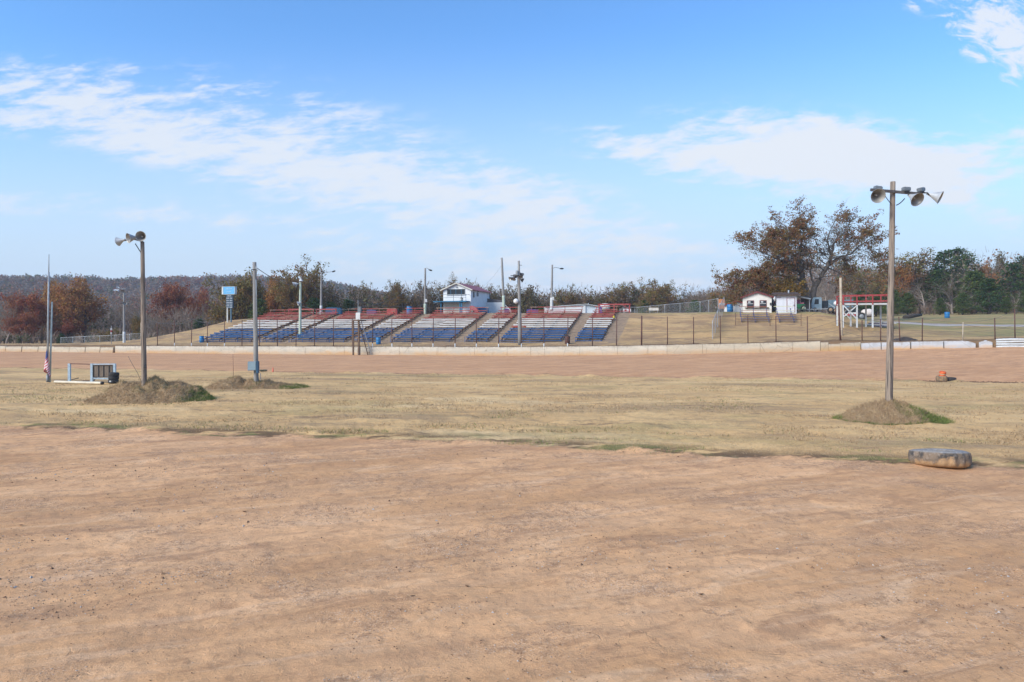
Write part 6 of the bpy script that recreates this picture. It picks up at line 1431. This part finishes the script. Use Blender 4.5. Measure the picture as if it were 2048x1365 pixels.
# tall sign on the hill shoulder: weathered, its lettering no longer readable
def sign_tower():
    Y = 106; p = P3(455, 640, Y); k = Y / F; e = empty('sign_tower', p, -.25, 'light blue sign over a dark letter board on two posts, left hill shoulder', 'sign')
    X = lambda px: (px - 458) * k; Z = lambda py: (640 - py) * k
    lb_ = mat('sky_blue_sign', (.13, .40, .66), (.10, .34, .58), 2, .5, c3=(.26, .48, .66), t3=(.6, .8)); wp = mat('sign_cream', (.62, .66, .64)); dk = mat('letter_board_dark', (.04, .075, .11), (.03, .055, .08), 2, .6)
    a = MB().box((X(462), 0, Z(581.5)), (29 * k, .45, 14.5 * k)).build('sign_box', lb_, e); MB().box((X(449), -.02, Z(581.5)), (3.2 * k, .47, 14.6 * k)).build('side_strip', wp, a)
    MB().box((X(462), 0, Z(574)), (29.5 * k, .5, .6 * k)).build('edge', wp, a); MB().box((X(462), 0, Z(589.2)), (29.5 * k, .5, .6 * k)).build('edge', wp, a); MB().box((X(476.8), 0, Z(581.5)), (.6 * k, .5, 15 * k)).build('edge', wp, a)
    pl = mat('faded_lettering', (.30, .52, .68), (.42, .58, .66))
    rg = random.Random(8)
    for j, (py, x0, x1, hh) in enumerate(((578.5, 457, 471, 2.6), (584.5, 459, 468, 2.2))):
        m = MB(); px = x0
        while px < x1: w_ = rg.uniform(.7, 1.4); m.box((X(px), -.24, Z(py + rg.uniform(-.3, .3))), (w_ * k, .03, hh * rg.uniform(.5, 1) * k)); px += w_ + .5
        m.build('faded_text', pl, a)
    b = MB().box((X(463.5), .02, Z(603.5)), (15 * k, .25, 26 * k)).build('letter_board', dk, e); wt = mat('worn_white_letters', (.45, .50, .55))
    for j, py in enumerate((592.4, 597, 601.7, 606.2, 610.8, 615)):
        for (x0, x1) in (((459.5, 468),) if j == 0 else ((457, 463), (464.5, 470.5))):
            m = MB(); px = x0
            while px < x1 - .4: w_ = rg.uniform(.6, 1.0); m.box((X(px + .4), -.12, Z(py)), (w_ * k, .03, rg.uniform(1.6, 2.4) * k)); px += w_ + .45
            m.build('letters', wt, b)
    MB().bar((X(458), .0, -.4), (X(458), .0, Z(617)), 2.0 * k).build('post', mat('cream_post', (.66, .66, .60)), e); MB().bar((X(466.5), .0, -.4), (X(466.5), .0, Z(617)), 2.2 * k).build('post', mat('slate_post', (.10, .17, .22)), e)
sign_tower()

# ================================================================== chain link fences
def linkmat(wt_=.06, nm='chain_link', col=(.36, .38, .38)):
    if nm in MATS: return MATS[nm]
    m, t = newmat(nm); co = N(t, 'ShaderNodeTexCoord').outputs['UV']; sp = N(t, 'ShaderNodeSeparateXYZ', {0: co})
    a = mth(t, 'FRACT', mth(t, 'ADD', sp.outputs[0], sp.outputs[1])); b = mth(t, 'FRACT', mth(t, 'SUBTRACT', sp.outputs[0], sp.outputs[1]))
    w = mth(t, 'MAXIMUM', mth(t, 'LESS_THAN', a, wt_), mth(t, 'LESS_THAN', b, wt_))
    d = N(t, 'ShaderNodeBsdfPrincipled', {'Base Color': (*col, 1), 'Roughness': .6, 'Metallic': .1}); tr = N(t, 'ShaderNodeBsdfTransparent')
    N(t, 'ShaderNodeOutputMaterial', {'Surface': N(t, 'ShaderNodeMixShader', {0: w, 1: tr.outputs[0], 2: d.outputs[0]}).outputs[0]}); MATS[nm] = m; return m
def chain_fence(pts, h, label, step=2.5, hb=None, pr=.035, cell=.055, lm=None):
    """pts: world ground points"""
    o0 = pts[0].copy(); e = empty('chain_link_fence', o0, 0, label, 'fence'); P = []
    for a, b in zip(pts[:-1], pts[1:]):
        n = max(1, round((b - a).length / step))
        for i in range(n): P.append(a.lerp(b, i / n))
    P.append(pts[-1]); H = [h if not hb else h + (hb - h) * i / (len(P) - 1) for i in range(len(P))]
    for q, hh in zip(P, H): cyl(e, 'post', galv, q - o0 - Vector((0, 0, .3)), q - o0 + Vector((0, 0, hh + .04)), pr, pr, 8)
    MB().tube([q - o0 + Vector((0, 0, hh)) for q, hh in zip(P, H)], pr * .75, 6).build('top_rail', galv, e)
    v, f, uv = [], [], []; L = 0
    for i, (q, hh) in enumerate(zip(P, H)):
        if i: L += (q - P[i - 1]).length
        v += [tuple(q - o0 + Vector((0, .02, .02))), tuple(q - o0 + Vector((0, .02, hh)))]; uv += [(L / cell, 0), (L / cell, hh / cell)]
    for i in range(len(P) - 1): f.append((2 * i, 2 * i + 2, 2 * i + 3, 2 * i + 1))
    me = MB().add(v, f).mesh('mesh_panel'); me.materials.append(lm or linkmat()); ul = me.uv_layers.new(name='UVMap')
    for lp in me.loops: ul.data[lp.index].uv = uv[lp.vertex_index]
    link('mesh_panel', me, e); return e
G = lambda x, y: Vector((x, y, gz(x, y)))
chain_fence([at(122, 104), at(170, 103), at(230, 102), at(290, 101)], .95, 'low chain link fence behind the wall left of the hill', 2.2)
fa = [Vector((*W(s_of(1425, 7.2) + k * .0, t), 0)) for k, t in ()]
sF = s_of(1426, 6.5)
chain_fence([G(*(np.array(W(s_of(1425, 5.5), 5.5)) * (1 - q) + np.array(W(s_of(1448, 21), 21)) * q)) for q in (0, .2, .4, .6, .8, 1)], 2.0, 'chain link fence running up the grass slope in line with the orange board', 2.4, cell=.05, lm=linkmat(.22, 'slope_chain_link', (.30, .32, .33)))
chain_fence([G(*W(s_of(1436, 21.2), 21.2)), at(1400, 96), at(1360, 99), at(1300, 102), at(1240, 105)], 1.8, 'chain link fence crossing the grass crest behind the cream signboard', 2.6, hb=.85)

# ================================================================== small bleachers on the slope
def small_bleacher(px, w, t, label, rows, seed):
    s = s_of(px, t); x, y = W(s, t); z0 = gz(x, y); e = empty('small_bleacher', (x, y, z0), heading(s), label, 'bleachers', 'small bleachers on the right slope')
    n = len(rows); pu = mat('purple_blue_paint', (.10, .11, .21), (.08, .08, .15), 3, .7); 
    for k, mm in enumerate(rows):
        z = .42 + .27 * k
        MB().bar((-w / 2 + .06 * k, .72 * k, z), (w / 2 + .05 * k, .72 * k, z), .22, .05).build('bench', mm, e); MB().bar((-w / 2, .72 * k - .35, z - .26), (w / 2, .72 * k - .35, z - .26), .16, .04).build('footboard', pu, e)
    for u in (-w / 2 + .12, 0, w / 2 - .12) if w > 3 else (-w / 2 + .3, w / 2 - .3):
        m = MB().bar((u, -.3, .1), (u, .72 * n, .42 + .27 * n), .06); 
        m.bar((u, -.25, -.35), (u, -.25, .42), .06); m.bar((u, .72 * (n - 1), -.3), (u, .72 * (n - 1), .4 + .27 * n), .06); m.build('leg', pu, e)
    MB().bar((-w / 2, .72 * n, .42 + .27 * n + .25), (w / 2, .72 * n, .42 + .27 * n + .25), .05, .07).build('back_rail', rows[-1], e)
pub = mat('purple_blue_paint', (.10, .11, .21), (.08, .08, .15), 3, .7); yl = mat('pale_yellow_paint', (.62, .62, .38))
small_bleacher(1510, 3.35, 14.5, 'small rust and blue bleacher on the slope below the concession stand', [pub, pub, pub, mat('rust_bench', (.28, .10, .06), (.2, .08, .05)), mat('rust_bench', (.28, .10, .06))], 1)
small_bleacher(1573, 2.2, 14.5, 'small blue and yellow bleacher on the slope below the white shed', [pub, pub, pub, yl, yl], 2)
# low pipe rail around them
def rail_loop():
    t0, t1 = 12.5, 14.6; pts = []
    for px, t in ((1471, t1 + 1.5), (1471, t0), (1540, t0), (1602, t0), (1602, t1 + 1.2)):
        s = s_of(px, t); x, y = W(s, t); pts.append(Vector((x, y, gz(x, y))))
    e = empty('pipe_railing', pts[0], 0, 'low thin pipe railing around the two small bleachers on the slope', 'railing')
    m = MB().tube([q - pts[0] + Vector((0, 0, .75)) for q in pts], .025, 6); m.build('rail', rust_m, e)
    for q in pts: cyl(e, 'post', rust_m, q - pts[0] - Vector((0, 0, .2)), q - pts[0] + Vector((0, 0, .78)), .03, .03, 6)
rail_loop()

# ================================================================== red and white platform
def platform():
    Y = 76.0; k = Y / F; x0 = (1732 - 1024) / F * Y; z0 = zpy(645, Y); e = empty('viewing_platform', (x0, Y, z0), -.20, 'raised platform with a red railing on white cross braced legs', 'platform')
    X = lambda px: (px - 1732) * k; Z = lambda py: (645 - py) * k; D = 2.4; x1 = 1778
    MB().box((X((1689 + x1) / 2), D / 2, Z(608.5)), ((x1 - 1688) * k, D, .16)).build('deck', white_p, e)
    MB().box((X((1689 + x1) / 2), -.03, Z(605)), ((x1 - 1688) * k, .06, .10)).build('dark_edge', rust_m, e)
    for y in (0, D):
        for px in (1689, 1715, 1744, 1772):
            MB().bar((X(px), y, -.6), (X(px), y, Z(610.2)), .15).build('leg', white_p, e)
            MB().bar((X(px), y - .02, Z(610)), (X(px), y - .02, Z(590)), .11 if px > 1690 else .20).build('rail_post', red_p, e)
        for py in (591, 603): MB().bar((X(1688), y - .03, Z(py)), (X(x1), y - .03, Z(py - 1)), .06, .10).build('rail', red_p, e)
        for a, b in (((1690, 611.5), (1714, 638)), ((1714, 612), (1691, 633))): MB().bar((X(a[0]), y - .09, Z(a[1])), (X(b[0]), y - .09, Z(b[1])), .05, .11).build('cross_brace', white_p, e)
    for u in (1688, x1):
        for py in (591, 603): MB().bar((X(u), 0, Z(py)), (X(u), D, Z(py)), .06, .1).build('rail', red_p, e)
platform()
# ================================================================== vehicles and oddments at right
def wheel(e, c, R, w, axis=(0, 1, 0), hub=None, name='wheel'):
    o = MB().lathe([(r, z) for r, z in tyre_mesh(R, w, .55)], 20, c, axis).build(name, rubber, e)
    MB().lathe([(0, -w * .42), (R * .22, -w * .44), (R * .3, -w * .36), (R * .54, -w * .40), (R * .56, -w * .2), (R * .56, w * .3), (0, w * .3)], 16, c, axis).build('rim', hub or galvd, o); return o
def truck():
    p = at(1634, 95); e = empty('flatbed_truck', p, -.36, 'old pale blue cab truck with a long blue grey bed parked behind the great oak', 'truck'); k = 95 / F
    cabm = mat('pale_blue_cab', (.26, .36, .42), (.20, .28, .33), 3, .5); bedm = mat('blue_grey_bed', (.13, .20, .25), (.10, .16, .20), 2, .6)
    MB().prism([(-.9, .45), (-1.0, 1.1), (-.80, 1.25), (-.62, 2.05), (-.45, 2.2), (.45, 2.2), (.55, 2.05), (.55, .45)], -1.0, 1.0).build('cab', cabm, e, bevel=.04)
    MB().prism([(-.42, 1.25), (-.30, 1.95), (.15, 1.95), (.15, 1.25)], -1.03, -1.004).build('side_window', glass_d, e); MB().box((.32, -1.02, 1.6), (.05, .04, .7)).build('mirror', white_p, e)
    MB().box((2.15, 0, .62), (3.2, 1.5, .16)).build('chassis', dark_m, e); MB().box((.95, 0, 1.2), (.7, 1.8, 1.0)).build('tool_locker', mat('near_black', (.02, .03, .04)), e)
    MB().box((2.9, 0, 1.28), (3.1, 1.9, 1.05)).build('bed_box', bedm, e)
    wheel(e, (-.35, -.95, .38), .40, .28); wheel(e, (2.3, -.95, .36), .42, .3, hub=mat('tan_rim', (.36, .25, .16))); wheel(e, (-.35, .95, .38), .40, .28); wheel(e, (2.3, .95, .36), .42, .3)
truck()
def trailer():
    p = at(1645, 88); e = empty('trailer', p, -.38, 'low rusty trailer frame with a raised tongue in front of the pale blue truck', 'trailer')
    for y in (-.6, .6): MB().bar((-1.9, y, .42), (1.6, y, .55), .09, .12).build('side_rail', galvd, e)
    for u in (-1.8, -.9, 0, .9, 1.5): MB().bar((u, -.6, .47), (u, .6, .47), .07).build('cross_member', rust_m, e)
    MB().bar((.7, -.5, 1.15), (1.9, -.5, .25), .08).build('ramp', galv, e); MB().bar((-1.0, -.7, .1), (-1.0, -.7, .45), .06).build('stand', rust_m, e)
    for y in (-.75, .75): wheel(e, (.9, y, .36), .36, .24, hub=mat('tan_rim', (.36, .25, .16)))
trailer()
def mower():
    p = at(1600, 92); e = empty('green_tractor', p, -.35, 'green tractor under a white canopy between the shed and the great oak', 'tractor')
    g = mat('tractor_green', (.03, .16, .07), (.025, .12, .055), 2, .5)
    MB().prism([(-.9, .3), (-.9, .8), (-.5, 1.0), (.5, 1.0), (.7, .7), (.7, .3)], -.4, .4).build('body', g, e, bevel=.04); MB().box((.25, 0, 1.1), (.45, .45, .15)).build('seat', mat('pink_seat', (.40, .14, .20)), e)
    wheel(e, (-.55, -.5, .3), .32, .22, hub=yl); wheel(e, (.45, -.5, .4), .42, .26, hub=yl); wheel(e, (-.55, .5, .3), .32, .22, hub=yl); wheel(e, (.45, .5, .4), .42, .26, hub=yl)
    q = at(1601, 94); c = empty('canopy', q, -.35, 'white slanting canopy roof over the green tractor', 'canopy')
    MB().prism([(-1.3, 2.25), (1.2, 1.65), (1.25, 1.8), (-1.3, 2.42)], -1.2, 1.4).build('roof', white_p, c)
    for u, h in ((-1.1, 2.2), (1.05, 1.68)):
        for y in (-1.1, 1.3): MB().bar((u, y, -.2), (u, y, h), .07).build('post', white_p, c)
    MB().box((-.35, 0, 1.35), (.6, .1, .7)).build('hanging_cloth', mat('pink_cloth', (.42, .16, .26)), c)
    t = at(1600, 88.5); d = empty('plank_bench', t, 0, 'low pale yellow plank bench in front of the green tractor', 'bench'); MB().box((0, 0, .32), (1.5, .35, .07)).build('seat', yl, d)
    for u in (-.6, .6): MB().box((u, 0, .14), (.08, .3, .34)).build('leg', wood_gray, d)
    MB().lathe([(0, 0), (.16, 0), (.16, .5), (.07, .62), (0, .64)], 12, (0, 0, 0)).build('body', mat('pale_yellow_jug', (.66, .60, .42)), empty('gas_bottle', at(1609, 88.6) + Vector((0, 0, 0)), 0, 'small pale yellow bottle at the foot of the great oak', 'bottle'))
mower()
def car():
    p = at(1704, 92); e = empty('parked_car', p, -.42, 'dark car with a red and white side parked behind the platform legs', 'car')
    MB().prism([(-1.7, .3), (-1.72, .72), (-1.0, .86), (-.55, 1.22), (.55, 1.24), (1.05, .92), (1.7, .85), (1.72, .3)], -.78, .78).build('body', mat('dark_car_paint', (.03, .03, .04), (.025, .025, .03), 2, .3), e, bevel=.05)
    MB().prism([(-1.2, .38), (-1.2, .66), (1.3, .70), (1.3, .38)], -.80, -.785).build('red_panel', red_p, e); MB().prism([(-.4, .62), (-.4, .84), (.5, .84), (.5, .62)], -.81, -.801).build('white_panel', white_p, e)
    MB().prism([(-.5, .9), (-.35, 1.16), (.45, 1.17), (.85, .92)], -.795, -.782).build('side_window', glass_d, e)
    for u in (-1.1, 1.1):
        for y in (-.74, .74): wheel(e, (u, y, .30), .31, .2, hub=white_p)
    q = at(1732, 90); r = empty('towed_tank', q, -.42, 'cream and brown towed tank with one tall wheel behind the right platform legs', 'machine')
    MB().lathe([(0, -.75), (.3, -.7), (.48, -.45), (.5, .3), (.36, .6), (0, .7)], 16, (.15, 0, 1.0), (1, 0, .1)).build('drum', mat('cream_drum', (.66, .60, .54), (.52, .46, .42)), r)
    MB().bar((-1.2, 0, .45), (1.0, 0, .5), .16, .1).build('frame', mat('brown_frame', (.10, .06, .05)), r)
    for y in (-.55, .55): wheel(r, (-.55, y, .52), .52, .2)
car()
def planks():
    a, b = at(1730, 80), at(1776, 77); c = (a + b) / 2; e = empty('board_stack', c, 0, 'stack of white and purple boards lying right of the platform legs', 'boards'); d = (b - a); d.z = 0
    for k, m_ in enumerate((pub, white_p, pub, white_p)):
        MB().bar(-d / 2 + Vector((.15 * k, -.1 * k, .12 + .0 + .16 * k)), d / 2 + Vector((.25 * k, -.1 * k, .12 + .10 * k)), .12, .10).build('board', m_, e)
planks()
def logs():
    a, b = at(1808, 108), at(1842, 110); c = (a + b) / 2
    e = MB().tube([a - c + Vector((0, 0, .2)), Vector((.1, 0, .42)), b - c + Vector((0, 0, .5))], [.3, .32, .22], 10).build('fallen_log', bark, loc=c); tag(e, 'dark fallen log at the edge of the far lawn', 'log')
    q = at(1810, 66.8); m = MB(); r = random.Random(5)
    nx = 26; v, f = [], []
    for i in range(nx + 1):
        for j in range(nx + 1):
            u, w = i / nx * 2 - 1, j / nx * 2 - 1; rr = min(1, math.hypot(u, w)); h = .42 * (1 - rr ** 1.6) * (1 + .5 * (float(fbm(np.array(u * 3.), np.array(w * 3.), 3, 9)))) ; v.append((u * 1.5, w * .9, h - .05 + r.uniform(-.02, .02) * (rr < 1)))
    for i in range(nx):
        for j in range(nx): f.append((i * (nx + 1) + j, (i + 1) * (nx + 1) + j, (i + 1) * (nx + 1) + j + 1, i * (nx + 1) + j + 1))
    o = MB().add(v, f, True).build('dirt_heap', mat('dark_heap', (.085, .065, .055), (.05, .04, .035), 5, .95, 0, .8), loc=q); tag(o, 'low heap of dark dirt behind the white blocks right of the tall lamp pole', 'heap')
    o = link('dry_weeds', MB().mesh('x')) if False else None
    q = at(1738, 66.3); m = MB()
    for k in range(40):
        x = r.uniform(-.9, .7); h = r.uniform(.25, .75); m.tube([(x, r.uniform(-.2, .2), -.05), (x + r.uniform(-.1, .1), 0, h * .6), (x + r.uniform(-.25, .25), r.uniform(-.1, .1), h)], [.008, .006, .004], 3, cap=False)
    o = m.build('dry_weeds', twig, loc=q); tag(o, 'sparse dry weeds behind the wall left of the tall lamp pole', 'weeds')
    # dumped clods on the far inner edge
    for k in range(0): pass
logs()
# dark furrow of turned clods at the right inner edge of the far track
def clods():
    r = random.Random(2); v, f = [], []
    for k in range(420):
        px = r.uniform(1905, 2060) if r.random() < .7 else r.uniform(1840, 1905); Y = float(yin((px - 1024) / F * 41)) + r.gauss(.15, .22); p = at(px, Y); s_ = r.uniform(.04, .13)
        o = len(v)
        for d in ((1, 0, 0), (-.6, .8, 0), (-.5, -.8, 0), (.1, 0, .8)): v.append((p.x + d[0] * s_ * r.uniform(.6, 1.4), p.y + d[1] * s_, p.z + .0 + d[2] * s_ - .01))
        f += [(o, o + 1, o + 3), (o + 1, o + 2, o + 3), (o + 2, o, o + 3)]
    ob = MB().add(v, f).build('turned_clods', mat('clod_clay', (.20, .115, .065), (.13, .08, .05), 6, .95)); tag(ob, kind='stuff')
clods()
# long white board, chair-like red cart and blue tarps on the crest
def crest_bits():
    p = P3(950, 626, 103); e = empty('red_cart', p, -.2, 'faded red tilted cart beside the press box', 'cart'); MB().prism([(-.7, .1), (-.75, 1.0), (-.3, 1.05), (.3, .75), (.6, .25), (.6, .1)], -.4, .4).build('body', mat('faded_red', (.42, .12, .13), (.34, .09, .10)), e, bevel=.04); wheel(e, (-.3, -.46, .22), .24, .14)
    for px, py, Y, w, h, c, lab in ((966, 617, 108, 1.9, .55, (.03, .16, .32), 'blue tarp covered pile right of the red cart'), (668, 616, 111, 2.6, .5, (.03, .11, .20), 'dark blue tarp covered pile behind the red braced frame'), (744, 620, 108, 1.6, .45, (.12, .11, .22), 'purple blue tarp behind the bleachers right of the flag stand'),
                                (785, 619, 108, 1.7, .5, (.48, .09, .08), 'bright red box on the crest left of the bright blue barrel'), (1065, 620, 104, 1.9, .5, (.07, .08, .26), 'deep blue box behind the section right of the lamp cluster'), (1014, 619, 104, .9, .5, (.10, .05, .20), 'small purple drum at the top of the narrow section right of the press box'), (1237 - 36, 616, 104, .5, .6, (.04, .08, .35), 'small blue upright bin against the white tank')):
        q = P3(px, py + 6, Y); o = MB().prism([(-w / 2, -.6), (-w / 2 + .08, h), (-.1 * w, h * 1.12), (w / 2 - .1, h * .95), (w / 2, -.6)], -.5, .5).build('covered_pile', mat('tarp_%d' % px, c), loc=q, bevel=.05); tag(o, lab, 'pile')
    q = P3(1228, 640, 89); o = MB().prism([(-.12, 0), (-.02, .32), (.06, .32), (.14, 0)], -.15, .15).build('caution_sign', mat('yellow_plastic', (.70, .56, .04)), loc=Vector((q.x - .06, q.y, seat_z(9, 9) + .03))); tag(o, 'small yellow floor sign on the end of a white bench at right', 'sign')
crest_bits()

# ================================================================== the air between here and the ridge
def haze():
    m, t = newmat('thin_air'); v = N(t, 'ShaderNodeVolumePrincipled', {'Color': (.76, .84, 1.0, 1), 'Density': .00027, 'Anisotropy': .0})
    N(t, 'ShaderNodeOutputMaterial', {'Volume': v.outputs[0]})
    o = MB().box((0, 400, 50), (5400, 5000, 140)).build('haze', m); tag(o, kind='stuff')
haze()
